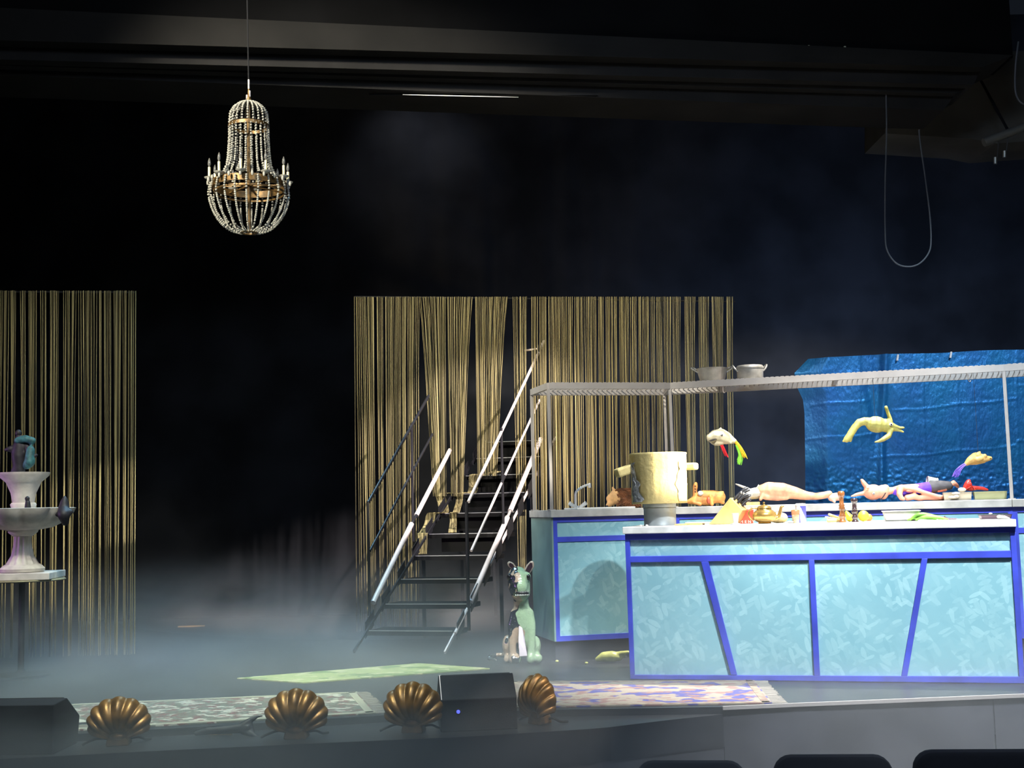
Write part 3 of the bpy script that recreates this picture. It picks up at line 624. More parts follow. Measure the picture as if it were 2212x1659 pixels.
# ================================================================ rugs
def rug_mat(name, base, c2, c3, sc=(3, 9), thr=.56):
    m = bpy.data.materials.new(name); m.use_nodes = True; nt = m.node_tree; b = nt.nodes['Principled BSDF']; b.inputs['Roughness'].default_value = .95; b.inputs['Specular IOR Level'].default_value = .1; L = nt.links.new
    tc = nt.nodes.new('ShaderNodeTexCoord'); cur = None
    for i, (c, s, t) in enumerate(((c2, sc[0], thr), (c3, sc[1], thr + .03))):
        mp = nt.nodes.new('ShaderNodeMapping'); mp.inputs['Location'].default_value = (i * 5, i * 3, 0); mp.inputs['Scale'].default_value = (s, s * 1.3, s); L(tc.outputs['Object'], mp.inputs['Vector'])
        n = nt.nodes.new('ShaderNodeTexNoise'); n.inputs['Scale'].default_value = 1; n.inputs['Detail'].default_value = 2.5; L(mp.outputs[0], n.inputs['Vector'])
        r = nt.nodes.new('ShaderNodeMapRange'); r.inputs['From Min'].default_value = t; r.inputs['From Max'].default_value = t + .02; L(n.outputs[0], r.inputs['Value'])
        mx = nt.nodes.new('ShaderNodeMix'); mx.data_type = 'RGBA'; L(r.outputs[0], mx.inputs['Factor'])
        if cur is None: mx.inputs['A'].default_value = (*lin(base), 1)
        else: L(cur, mx.inputs['A'])
        mx.inputs['B'].default_value = (*lin(c), 1); cur = mx.outputs['Result']
    L(cur, b.inputs['Base Color']); return m
def rug(pxs, m, mf, label, fr_edge=None, th=.008, border=None):
    q = [FZ(x, y) for x, y in pxs]; c = sum(q, V()) / 4
    r = thing('rug', c, label, 'rug')
    MB().prism([p + V((0, 0, th)) for p in q], V((0, 0, -th + .001))).build('pile', m, r)
    if border:
        for i in range(4):
            a, b = q[i], q[(i + 1) % 4]; n_ = (c - (a + b) / 2); n_.z = 0; n_.normalize()
            MB().bar(a + n_ * .03 + V((0, 0, th)), b + n_ * .03 + V((0, 0, th)), .04, .003).build('border', border, r)
    if fr_edge is not None:
        a, b = q[fr_edge], q[(fr_edge + 1) % 4]; out = (a + b) / 2 - c; out.z = 0; out.normalize(); fb_ = MB(); N = max(8, int((b - a).length / .022))
        for k in range(N):
            p = a.lerp(b, (k + .5) / N) + V((0, 0, .004)); fb_.bar(p, p + out * rnd.uniform(.06, .08) + (b - a).normalized() * rnd.uniform(-.01, .01), .008, .005)
        o = fb_.build('fringe', mf, r); o['kind'] = 'stuff'
    return r
m_fr = mat('rug_fringe', (160, 154, 146), rough=.9)
rug([(1100, 1474), (1628, 1472), (1668, 1521), (1110, 1531)], rug_mat('rug_violet', (150, 140, 128), (84, 84, 136), (136, 108, 104), (5, 12), .52), m_fr, 'cream and violet patterned rug in front of the kitchen counter', 1, border=mat('rug_cream', (150, 140, 120), rough=.95, var=.3, vscale=25, col2=(112, 88, 84)))
rug([(100, 1526), (770, 1497), (812, 1543), (60, 1586)], rug_mat('rug_grey', (120, 122, 112), (196, 194, 182), (128, 92, 90), (9, 20), .52), m_fr, 'pale grey floral rug behind the gold shell footlights', 1, border=mat('rug_stripe', (170, 168, 150), rough=.95))
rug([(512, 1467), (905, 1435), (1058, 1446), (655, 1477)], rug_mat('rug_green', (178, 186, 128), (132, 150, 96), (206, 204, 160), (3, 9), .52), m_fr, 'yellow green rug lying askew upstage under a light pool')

class PX:                                                # work in the pixels of the photograph at a given depth
    def __init__(s, d): s.d = d; s.k = d / FPX
    def __call__(s, x, y, dd=0.): return W(x, y, s.d + dd)
    def ch(s, mb, lst, n=10, m=6): return mb.chain([(W(t[0], t[1], s.d + (t[3] * s.k if len(t) > 3 else 0)), t[2] * s.k) for t in lst], n, m)
    def el(s, mb, x, y, rx, ry, rz, dd=0., rot=0., n=14, m=8):   # rx, ry in the picture, rz in depth (pixels), rot degrees in the picture
        R = Matrix.Rotation(math.radians(rot), 3, 'Y'); return mb.ell(W(x, y, s.d + dd * s.k), rx * s.k, rz * s.k, ry * s.k, n, m, R)
# ================================================================ creature statue
def statue_mat():
    m = mat('mosaic_glaze', (150, 182, 146), rough=.2, spec=.6, coat=.5); nt = m.node_tree; b = nt.nodes['Principled BSDF']; L = nt.links.new; tc = nt.nodes['Texture Coordinate']
    sp = nt.nodes.new('ShaderNodeSeparateXYZ'); L(tc.outputs['Object'], sp.inputs[0])
    n = nt.nodes.new('ShaderNodeTexNoise'); n.inputs['Scale'].default_value = 7; n.inputs['Detail'].default_value = 2; L(tc.outputs['Object'], n.inputs['Vector'])
    def math_(op, a, bb):
        q = nt.nodes.new('ShaderNodeMath'); q.operation = op
        for i, v in enumerate((a, bb)):
            if isinstance(v, (int, float)): q.inputs[i].default_value = v
            else: L(v, q.inputs[i])
        return q.outputs[0]
    def mix(f, a, c):
        q = nt.nodes.new('ShaderNodeMix'); q.data_type = 'RGBA'; L(f, q.inputs['Factor'])
        if isinstance(a, tuple): q.inputs['A'].default_value = (*lin(a), 1)
        else: L(a, q.inputs['A'])
        if isinstance(c, tuple): q.inputs['B'].default_value = (*lin(c), 1)
        else: L(c, q.inputs['B'])
        return q.outputs['Result']
    xn = math_('ADD', sp.outputs[0], math_('MULTIPLY', math_('SUBTRACT', n.outputs[0], .5), .22))
    dark = math_('GREATER_THAN', n.outputs[0], .49)
    left = mix(dark, (186, 162, 140), (44, 48, 54))
    c = mix(math_('GREATER_THAN', xn, -.012), left, (160, 188, 154))
    v = nt.nodes.new('ShaderNodeTexVoronoi'); v.inputs['Scale'].default_value = 70; L(tc.outputs['Object'], v.inputs['Vector'])
    c = mix(math_('LESS_THAN', math_('MULTIPLY', v.outputs['Distance'], 1.0), .12), c, (196, 214, 190)); L(c, b.inputs['Base Color'])
    bp = nt.nodes.new('ShaderNodeBump'); bp.inputs['Strength'].default_value = .25; bp.inputs['Distance'].default_value = .006; L(v.outputs['Distance'], bp.inputs['Height']); L(bp.outputs[0], b.inputs['Normal'])
    return m
m_stat = statue_mat(); gz = FZ(1128, 1434); q = PX(gz.y)
stt = thing('creature_statue', gz, 'glazed patchwork seated dog-like statue with upright ears beside the back counter', 'statue')
b = MB()
q.ch(b, [(1118, 1245, 22, 0), (1121, 1262, 25, -4), (1124, 1278, 22, -14)]); q.ch(b, [(1120, 1250, 20, -14), (1124, 1268, 17, -26)])
q.el(b, 1103, 1247, 9, 10, 9, -14); q.el(b, 1138, 1245, 9, 10, 9, -14)
q.ch(b, [(1123, 1282, 17, 0), (1126, 1305, 17, 4), (1128, 1330, 21, 4), (1128, 1352, 23, 6), (1128, 1385, 24, 14)])
q.ch(b, [(1114, 1325, 12, 0), (1108, 1350, 12, -4), (1107, 1385, 9, -8), (1108, 1412, 8, -10), (1108, 1425, 9, -16)]); q.ch(b, [(1142, 1325, 12, 0), (1147, 1350, 11, -4), (1148, 1385, 9, -8), (1147, 1412, 9, -10), (1146, 1424, 10, -16)])
q.ch(b, [(1120, 1420, 8, -10), (1117, 1425, 9, -16)])
q.el(b, 1098, 1395, 14, 24, 24, 22); q.el(b, 1156, 1395, 13, 22, 24, 18); q.ch(b, [(1098, 1420, 10, 14), (1096, 1424, 9, -2)]); q.ch(b, [(1160, 1420, 11, 14), (1161, 1422, 11, -6)])
q.ch(b, [(1100, 1418, 6, 34), (1078, 1414, 5, 36), (1060, 1417, 5, 30), (1056, 1422, 5, 22), (1072, 1426, 4, 14)])
b.build('body', m_stat, stt, smooth=True, blob=.009, smooth_it=3)
for s, pts in ((-1, [(1112, 1240), (1107, 1230), (1098, 1224), (1095, 1216), (1100, 1212), (1109, 1216), (1120, 1232)]), (1, [(1130, 1234), (1138, 1220), (1147, 1211), (1153, 1213), (1154, 1224), (1147, 1236), (1140, 1242)])):
    e = MB(); e.prism([q(x, y, .03) for x, y in pts], V((0, .02, 0))); e.build('ear', mat('ear_cream', (206, 186, 168), rough=.25, coat=.4) if s < 0 else bpy.data.materials['ear_cream'], stt, bevel=.008)
    cx = sum(p[0] for p in pts) / 7; cy = sum(p[1] for p in pts) / 7
    MB().prism([q(cx + (x - cx) * .62, cy + (y - cy) * .7, .022) for x, y in pts], V((0, .008, 0))).build('ear_lining', mat('ear_plum', (70, 48, 60), rough=.35) if s < 0 else bpy.data.materials['ear_plum'], stt)
m_mouth = mat('mouth_dark', (18, 14, 24), rough=.3); m_tooth = mat('tooth_white', (226, 232, 226), rough=.2)
b = MB(); q.el(b, 1128, 1281, 15, 4.5, 8, -33, rot=4); b.build('mouth', m_mouth, stt, smooth=True)
for k in range(9):
    t = (k - 4) / 4; x = 1128 + 14 * t; dd = -40 + 6 * t * t
    for up, y in ((1, 1277), (-1, 1286)):
        a = q(x, y - .6 * t, dd * q.k); MB().lathe(a, [(.0045, 0), (.0, -.012 * up)], n=6).build('tooth', m_tooth, stt)
m_eye = mat('eye_glass', (20, 18, 18), rough=.08, coat=1)
for x, dd in ((1100, -21), (1141, -21)):
    b = MB(); q.el(b, x, 1247, 5, 6.5, 4, dd); e = b.build('eye', m_eye, stt, smooth=True)
b = MB(); pts = [(1123, 1352, 2), (1122, 1370, 6), (1121, 1392, 8), (1122, 1414, 10)]
bib = [q(1121, 1352, -.05), q(1128, 1356, -.06), q(1133, 1376, -.08), q(1139, 1417, -.085), q(1122, 1418, -.085), q(1120, 1385, -.08)]
MB().prism(bib, V((0, .006, 0))).build('bib', mat('bib_white', (238, 226, 238), rough=.6), stt, bevel=.002)
# ================================================================ gold shell footlights
m_gold = mat('antique_gold', (136, 98, 52), rough=.4, metal=.55, var=.3, vscale=14, bump=.05, bscale=40)
m_cable = mat('cable_black', (22, 22, 25), rough=.5)
def shell(px, py, wpx, hpx, yaw, label):
    c = FZ(px, py, -.034); k = c.y / FPX; w, h = wpx * k / 2, hpx * k; bh = h * .17
    r = thing('shell_footlight', c, label, 'footlight', 'gold shell footlights along the apron'); Rz = Matrix.Rotation(yaw, 3, 'Z')
    P = lambda x, y, z: c + Rz @ V((x, y, z))
    NA, NR, NRIB = 90, 14, 9; mbs = MB(); A0 = math.radians(112)
    for side in (-1, 1):
        o = len(mbs.v)
        for i in range(NA + 1):
            a = -A0 + 2 * A0 * i / NA; rib = abs(math.cos(NRIB * PI / 2 * (a / A0 + 1) + PI / 2 * 0 + PI / 2))
            for j in range(NR + 1):
                t = j / NR; ext = (h - bh * .8) * (.80 + .2 * math.cos(a * .75) + .045 * (rib - .5))
                rr = .10 * h + (ext * .92 - .10 * h) * t
                x = math.sin(a) * rr * (w / (h * .62)) * (1 - .0 * t); z = bh * .7 + max(math.cos(a), -.25) * rr * .62 + rr * .36 - .03 * h
                bulge = math.sin(PI * min(1, t * .93 + .07)) ** .7 * .30 * h * (1 - .35 * (a / A0) ** 2)
                y = -bulge * (1 if side < 0 else .25) - (.055 * h * (rib) * (t ** .8) if side < 0 else 0)
                mbs.v.append(tuple(P(x, y, z)))
        for i in range(NA):
            for j in range(NR):
                f = (o + i * (NR + 1) + j, o + (i + 1) * (NR + 1) + j, o + (i + 1) * (NR + 1) + j + 1, o + i * (NR + 1) + j + 1); mbs.f.append(f if side < 0 else f[::-1])
    n1 = (NA + 1) * (NR + 1)
    for i in range(NA): mbs.f.append((i * (NR + 1) + NR, (i + 1) * (NR + 1) + NR, n1 + (i + 1) * (NR + 1) + NR, n1 + i * (NR + 1) + NR))
    mbs.build('shell', m_gold, r, smooth=True, sharp=180)
    b = MB(); q0 = [P(x, y, 0) for x, y in ((-w * .42, -.05), (w * .42, -.05), (w * .42, .05), (-w * .42, .05))]; q1 = [P(x, y, bh) for x, y in ((-w * .36, -.042), (w * .36, -.042), (w * .36, .042), (-w * .36, .042))]
    b.hexa(q0, q1); b.build('base', m_gold, r, bevel=.008)
    b = MB(); b.ell(P(0, -.02, bh), w * .36, .04, bh * .5); b.build('hinge', m_gold, r, smooth=True)
    MB().tube(spline([P(-w * .35, .02, bh * .5), P(-w * .7, .02, bh * .7), P(-w * 1.05, .0, .02), P(-w * 1.3, -.01, .006)], 5), .006, n=6).build('power_cable', m_cable, r)
    MB().tube(spline([P(w * .35, .03, bh * .5), P(w * .65, .03, bh * .6), P(w * .85, .06, .01), P(w * 1.0, .10, .006)], 5), .006, n=6).build('power_cable', m_cable, r)
shell(257, 1608, 115, 113, .1, 'gold shell footlight furthest from the kitchen, in shadow beside the left monitor')
shell(641, 1594, 117, 117, -.05, 'gold shell footlight beside the dark tail-like prop, second of four from the left')
shell(894, 1581, 112, 119, -.15, 'gold shell footlight just left of the black wedge monitor')
shell(1166, 1563, 84, 118, -.75, 'gold shell footlight turned sideways, just right of the black wedge monitor')
# ================================================================ wedge monitors
m_mon = mat('monitor_black', (20, 21, 30), rough=.8, var=.15, vscale=30, bump=.1, bscale=200)
def wedge(c, L, Hh, Hf, D, yaw, label):
    r = thing('stage_monitor', c, label, 'speaker'); Rz = Matrix.Rotation(yaw, 3, 'Z'); P = lambda x, y, z: c + Rz @ V((x, y, z))
    sec = [(-D * .5, 0), (-D * .5, Hf), (D * .0, Hh), (D * .5, Hh * .55), (D * .42, 0)]
    MB().prism([P(-L / 2, y, z) for y, z in sec], Rz @ V((L, 0, 0))).build('cabinet', m_mon, r, bevel=.004)
    g = [P(-L * .46, D * .02, Hh * .985), P(L * .46, D * .02, Hh * .985), P(L * .46, D * .47, Hh * .58), P(-L * .46, D * .47, Hh * .58)]
    n_ = Rz @ V((0, Hh * .4, D * .45)).normalized()
    MB().prism(g, n_ * .006).build('grille', m_cable, r)
    MB().bar(P(-L / 2 + .006, -D * .5, Hf + .001), P(-L / 2 + .006, -.002, Hh + .001), .004, .003).build('edge_trim', m_rail, r)
    return r, P
c = FZ(1030, 1577, -.034); k = c.y / FPX
r, P = wedge(c + V((-.005, .13, 0)), 162 * k, 109 * k, 66 * k, .3, .12, 'black wedge stage monitor with a small blue lamp between two shells')
MB().ell(P(-162 * k * .27, -.152, 66 * k * .62), .009, .004, .009).build('indicator_lamp', mat('blue_led', (60, 70, 230), emit=((90, 100, 255), 1.6)), r, smooth=True)
MB().lathe(P(-162 * k * .27, -.1502, 66 * k * .62), [(.016, 0), (.016, .003), (.011, .004)], n=16, R=Matrix.Rotation(PI / 2, 3, 'X')).build('lamp_bezel', m_cable, r)
c = FZ(20, 1628, -.034); k = c.y / FPX
wedge(c + V((-.03, .12, 0)), 236 * k, 106 * k, 102 * k, .30, -.06, 'black wedge stage monitor cut off by the left edge of the photo')
# dark tail-like prop and plank at the stage edge
q = PX(5.86); b = MB()
pts = [(418, 1586), (436, 1573), (480, 1568), (515, 1565), (540, 1549), (568, 1546), (556, 1556), (554, 1572), (562, 1592), (545, 1594), (528, 1586), (512, 1586), (470, 1586)]
q = PX(FZ(490, 1590, -.034).y)
b = MB(); q.ch(b, [(424, 1584, 5, 0), (450, 1579, 8, 0), (490, 1576, 9, 0), (520, 1573, 11, 0), (534, 1572, 10, 0)]); q.ch(b, [(525, 1568, 9, 0), (541, 1556, 6, 4), (556, 1548, 3, 6), (567, 1546, 1.6, 8)]); q.ch(b, [(526, 1578, 9, 0), (541, 1584, 7, -4), (552, 1590, 4, -8), (562, 1593, 2, -10)]); q.ch(b, [(540, 1562, 6, 2), (543, 1572, 6, 0), (545, 1582, 6, -3)])
tag(b.build('tail_prop', mat('prop_black', (34, 36, 42), rough=.55), None, smooth=True, blob=.0035), 'dark fish-tail shaped prop lying on the apron between two shells', 'prop')
a, b_ = FZ(452, 1587, -.034), FZ(502, 1588, -.034)
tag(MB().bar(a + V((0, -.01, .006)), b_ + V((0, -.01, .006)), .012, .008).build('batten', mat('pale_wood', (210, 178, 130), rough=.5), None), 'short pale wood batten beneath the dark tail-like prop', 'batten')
a, b_ = FZ(146, 1583, -.034), FZ(205, 1580, -.034)
tag(MB().bar(a + V((0, 0, .022)), b_ + V((0, 0, .022)), .07, .04).build('block', m_cable, None, bevel=.004), 'low dark block between the left monitor and the first shell', 'block')
a, b_ = FZ(385, 1355), FZ(442, 1353)  # pale bar added where a sliver of floor catches the light
tag(MB().bar(a + V((0, 0, .006)), b_ + V((0, 0, .006)), .05, .01).build('batten', bpy.data.materials['pale_wood'], None), 'pale bar added for a lit sliver of the dark floor far upstage', 'batten')
# yellow plucked prop by the back counter plinth
gz = FZ(1318, 1432); q = PX(gz.y); b = MB()
q.ch(b, [(1290, 1424, 5, 0), (1305, 1419, 11, 0), (1322, 1418, 12, 0), (1338, 1419, 8, 0)]); q.ch(b, [(1330, 1415, 7, 0), (1342, 1411, 5, -4), (1357, 1409, 4, -6)]); q.ch(b, [(1335, 1421, 6, 0), (1348, 1416, 4, 0)])
tag(b.build('rubber_fowl', mat('yellow_rubber', (206, 208, 120), rough=.4, var=.12, vscale=20), None, smooth=True, blob=.006), 'limp yellow rubber fowl lying against the dark counter plinth', 'prop')
for x, y in ((1203, 1429), (1266, 1433)): tag(MB().ell(FZ(x, y) + V((0, -.03, .006)), .012, .012, .008).build('crumb', bpy.data.materials['yellow_rubber'], None, smooth=True), 'small pale yellow scrap on the floor near the back counter corner' if x < 1210 else 'tiny pale scrap on the floor under the back counter', 'scrap')
# ================================================================ hanging creatures
m_wire = mat('hanging_wire', (70, 72, 78), rough=.4, metal=.5)
def hang(par, q, x, y, dd=0.): p = q(x, y, dd); MB().tube([p, V((p.x, p.y, ZS - .02))], .0012, n=4, cap=False).build('hanging_wire', m_wire, par)
def onS(px, f=.5):                                       # depth under the middle of the overhead shelf
    r = 0 if px < 1458 else (1 if px < 2186 else 2); a, b = runs[r]; p = PL(px, 830, a - ns[r] * (.03 + (SD - .03) * f), ns[r]); return p.y
def tuft(par, q, path, w, n, m, name, spread=1.3):
    mb = MB()
    for i in range(n):
        o = rnd.uniform(-1, 1); o2 = rnd.uniform(-1, 1); L = rnd.uniform(.8, 1.06); pts = []
        for j, (x, y) in enumerate(path):
            s = 1 + (spread - 1) * j / (len(path) - 1); x2 = path[0][0] + (x - path[0][0]) * L; y2 = path[0][1] + (y - path[0][1]) * L
            pts.append(q(x2 + o * w * s, y2 + o * w * .25 * s, o2 * w * s * q.k))
        sp = spline(pts, 3); mb.tube(sp, [q.k * 1.0 * (1 - .7 * i / len(sp)) for i in range(len(sp))], n=4, cap=False)
    o = mb.build(name, m, par); o['kind'] = 'stuff'
q = PX(onS(1560, .12)); m_cream = mat('latex_cream', (236, 222, 184), rough=.5, var=.12, vscale=22)
h = thing('bird_puppet', q(1558, 960), 'cream beaked creature head with red, yellow and green plumes hanging from the shelf', 'puppet')
b = MB(); q.ch(b, [(1534, 946, 9, 0), (1545, 941, 13, 0), (1558, 942, 16, 0), (1568, 946, 14, 0), (1580, 951, 8, 0), (1587, 953, 5, 0)]); q.ch(b, [(1531, 944, 6, 0), (1530, 948, 3, 0)]); q.ch(b, [(1538, 955, 4, 0), (1545, 957, 6, 0), (1556, 954, 9, 0), (1566, 950, 8, 0)]); q.ch(b, [(1554, 931, 4, 0), (1557, 924, 1.6, 0)]); q.ch(b, [(1573, 953, 4, -6), (1579, 957, 1.6, -8)])
b.build('head', m_cream, h, smooth=True, blob=.0042, smooth_it=3)
b = MB(); q.el(b, 1540, 951, 9, 1.6, 6, -10, rot=-14); b.build('mouth', m_mouth, h, smooth=True)
b = MB(); q.el(b, 1559, 939, 3, 2.6, 2, -15); e = b.build('eye', m_tooth, h, smooth=True); b = MB(); q.el(b, 1560, 939.5, 1.5, 1.5, 1, -17); b.build('pupil', m_eye, e, smooth=True)
tuft(h, q, [(1557, 958), (1562, 968), (1566, 978), (1570, 986)], 3, 40, mat('red_plume', (214, 40, 50), rough=.7), 'red_plume')
tuft(h, q, [(1586, 951), (1595, 962), (1603, 976), (1608, 988)], 4, 60, mat('yellow_plume', (232, 190, 40), rough=.7), 'yellow_plume', 1.5)
tuft(h, q, [(1592, 962), (1598, 978), (1600, 990), (1597, 1002)], 3.4, 50, mat('green_plume', (140, 226, 70), rough=.7), 'green_plume', 1.3)
hang(h, q, 1557, 925)
q = PX(onS(1890)); m_ochre = mat('latex_ochre', (164, 158, 84), rough=.55, var=.15, vscale=18, bump=.2, bscale=25)
h = thing('fish_puppet', q(1893, 940), 'ochre yellow long-beaked fish puppet with curved tail hanging before the blue foil', 'puppet')
b = MB(); q.el(b, 1893, 917, 24, 18, 15, 0, rot=8); q.el(b, 1912, 919, 17, 15, 12, 0, rot=10)
q.ch(b, [(1884, 912, 10, 0), (1868, 910, 9, 0), (1856, 913, 8.5, 0), (1846, 924, 8, 0), (1839, 935, 8, 0), (1835, 942, 8, 0), (1829, 949, 7, 0)]); q.ch(b, [(1833, 944, 6, 0), (1822, 953, 2.5, 0)]); q.ch(b, [(1836, 946, 6, 0), (1837, 953, 2.5, 0)]); q.ch(b, [(1829, 949, 4, 0), (1829, 954, 2.5, 0)])
q.ch(b, [(1924, 910, 5, 0), (1921, 900, 4.4, 0), (1917, 889, 3.8, 0), (1914, 880, 4, 0)]); q.ch(b, [(1924, 930, 6, -4), (1920, 941, 6, -6), (1908, 949, 5, -8), (1899, 953, 3.5, -8), (1890, 955, 1.8, -8)])
q.ch(b, [(1922, 919, 9, 0), (1934, 922, 5, 0), (1944, 924, 3, 0), (1952, 924, 2.4, 0)]); q.ch(b, [(1922, 925, 8, 0), (1934, 928, 4, 0), (1944, 930, 2.8, 0), (1951, 933, 2.2, 0)])
b.build('body', m_ochre, h, smooth=True, blob=.0042, smooth_it=3)
b = MB(); q.el(b, 1941, 926.6, 9, 1, 2.4, -1, rot=8); b.build('mouth', m_mouth, h, smooth=True)
b = MB(); q.el(b, 1924.5, 917, 4, 3.4, 2, -11); e = b.build('eye', m_tooth, h, smooth=True); b = MB(); q.el(b, 1925.5, 917, 1.8, 1.8, 1, -13); b.build('pupil', m_eye, e, smooth=True)
hang(h, q, 1890, 902)
q = PX(onS(2110)); m_tan = mat('latex_tan', (222, 176, 106), rough=.5, var=.12, vscale=18)
h = thing('hound_puppet', q(2108, 1000), 'tan snouted creature head with a violet tail tuft hanging near the right post', 'puppet')
b = MB(); q.ch(b, [(2086, 1003, 4, 0), (2096, 995, 9, 0), (2108, 989, 12, 0), (2120, 990, 10, 0), (2130, 991, 7, 0), (2139, 990, 4.6, 0)]); q.ch(b, [(2092, 1000, 5, 0), (2110, 998, 6, 0), (2124, 995, 6, 0)]); q.el(b, 2127, 985, 5, 5, 5, -6); q.ch(b, [(2112, 984, 7, -6), (2117, 976, 2, -6)]); q.ch(b, [(2118, 990, 6, -9), (2110, 993, 6, -9)])
b.build('head', m_tan, h, smooth=True, blob=.004, smooth_it=3)
b = MB(); q.el(b, 2138, 990.5, 4.2, 1, 3, -3, rot=-8); b.build('mouth', m_mouth, h, smooth=True)
tuft(h, q, [(2086, 1002), (2076, 1009), (2068, 1018), (2063, 1030)], 3, 45, mat('violet_plume', (104, 78, 196), rough=.7), 'violet_plume', 2.0)
hang(h, q, 2113, 978)
# little hooks dangling from the shelf rail
for x, y in ((1562, 846), (2092, 822)):
    p = q(x, y); q2 = PX(onS(x, .1)); a = q2(x, y); tag(MB().tube(spline([V((a.x, a.y, ZS - .04)), a + V((0, 0, .004)), a + V((.008, 0, -.008)), a + V((.016, 0, .0))], 4), .0025, n=5).build('hook', m_rail, None), 'small wire hook hanging under the shelf rail by the ' + ('pots' if x < 1700 else 'right post'), 'hook')

def rest(root, z):                                       # set a thing down on the surface that carries it
    lo_ = min((min(v_.co.z for v_ in o.data.vertices) + wloc(o).z) for o in [root] + list(root.children_recursive) if o.type == 'MESH' and len(o.data.vertices))
    root.location.z += z + .0005 - lo_
# ================================================================ things on the front counter
def lz(c, prof_px, k, name, m, par, n=24, f=None, capt=True, sharp=45, smooth=True):     # (radius px, height px)
    return MB().lathe(c, [(r * k, h * k) for r, h in prof_px], n=n, f=f, capt=capt).build(name, m, par, smooth=smooth, sharp=sharp)
m_alu = mat('aluminium', (196, 192, 184), rough=.36, metal=.4, var=.1, vscale=20)
m_sheet = mat('sheet_metal', (158, 164, 166), rough=.4, metal=.25, var=.15, vscale=9)
p = onF(1426, .27); k = SF(p)
dr = thing('steel_drum', p, 'short plain steel drum carrying the big cream stockpot on the front counter', 'drum')
lz(p, [(35, 0), (35, 2), (34.4, 3), (34.4, 40), (35, 41), (35, 46.5)], k, 'drum_body', m_sheet, dr, n=40)
lz(p, [(35.3, 36), (35.6, 37), (35.3, 38)], k, 'hoop', m_sheet, dr, n=40, capt=False)
pt = p + V((0, 0, 46.8 * k)); pb = thing('stockpot', pt, 'oversized cream foam stockpot prop with blocky handles, standing on the steel drum', 'pot')
m_pot = mat('cream_foam', (226, 204, 138), rough=.7, var=.07, vscale=10, bump=.25, bscale=45)
pot = MB().lathe(pt, [(58 * k, 0), (59 * k, 1 * k), (60.5 * k, 104 * k), (61.5 * k, 106 * k), (60.5 * k, 108.5 * k), (57 * k, 107 * k), (55 * k, 20 * k), (0, 18 * k)], n=64, f=lambda a, h: 1 + .008 * math.sin(a * 23 + h * 40) + .006 * math.sin(a * 57))
pot.build('pot_body', m_pot, pb, smooth=True, sharp=60)
m_peel = mat('silver_peel', (176, 176, 178), rough=.4, metal=.3, var=.3, vscale=40, bump=.5, bscale=60)
for a0, a1, s in ((math.radians(196), math.radians(228), 1), (math.radians(300), math.radians(338), 2)):
    mb = MB(); nA, nH = 12, 16
    for j in range(nH + 1):
        for i in range(nA + 1):
            h = (4 + 84 * j / nH) * k; e = (noise.noise(V((j * .35, s, 0))) * .12); lo_, hi_ = a0 + e, a1 - abs(j / nH - .1) * (a1 - a0) * .75 + e + noise.noise(V((j * .6, s + 4, 0))) * .1
            if s == 2: lo_, hi_ = a0 + abs(j / nH - .4) * .3 + e, a1
            a = lo_ + (hi_ - lo_) * i / nA; rr = (59.2 + 1.5 * h / (104 * k)) * k + .006 + .006 * noise.noise(V((i * .9, j * .9, s)))
            mb.v.append(tuple(pt + V((rr * math.cos(a), rr * math.sin(a), h))))
    mb.f = [(j * (nA + 1) + i, j * (nA + 1) + i + 1, (j + 1) * (nA + 1) + i + 1, (j + 1) * (nA + 1) + i) for j in range(nH) for i in range(nA)]
    mb.build('peeling_skin', m_peel if s == 1 else m_pot, pb, smooth=True)
for sgn, tilt, x1, th in ((-1, -.22, 92, 19), (1, .0, 82, 15)):
    a = pt + V((sgn * 54 * k, -.0, 78 * k)); e = pt + V((sgn * x1 * k, -.04, (78 + tilt * 55) * k))
    MB().bar(a, e, 26 * k, th * k, up=V((0, 0, 1))).build('handle', m_pot, pb, bevel=.012)
# chopping boards
m_board = mat('board_wood', (206, 172, 112), rough=.5, var=.2, vscale=18)
p = onF(1497, .22); k = SF(p)
tag(MB().box(p + V((-.02, 0, 0)), 58 * k, .16, 3 * k, -.27).build('chopping_board', m_board, None, bevel=.002), 'lower wooden chopping board between the drum and the knife block', 'board')
tag(MB().box(p + V((.03, .0, 3.2 * k)), 52 * k, .13, 2.6 * k, -.2).build('chopping_board', mat('board_pale', (216, 200, 160), rough=.5), None, bevel=.002), 'upper paler wooden board resting on another board', 'board')
# knife block
p = onF(1565, .25); k = SF(p); q = PX(p.y)
kb = thing('knife_block', p, 'slanted wooden knife block with black handled knives', 'knife block')
m_kb = mat('block_wood', (204, 168, 100), rough=.45, var=.16, vscale=9, detail=6); m_kb2 = mat('block_wood_pale', (222, 196, 132), rough=.45, var=.1, vscale=9)
sd = [q(1528, 1134), q(1584, 1134), q(1601, 1102), q(1574, 1075)]
base_z = min(x.z for x in sd[:2]); sd = [V((v_.x, p.y - .05, max(ZF + .001, v_.z) if i > 1 else ZF + .001)) for i, v_ in enumerate(sd)]
MB().prism(sd, V((.06, .12, 0))).build('block_body', m_kb, kb, bevel=.003)
ft_ = [sd[2] + V((.0, -.001, 0)), sd[3] + V((.0, -.001, 0))]
d_ = (sd[3] - sd[2]).normalized(); nn_ = V((d_.z, 0, -d_.x)); nn_ = nn_ if nn_.z > 0 else -nn_
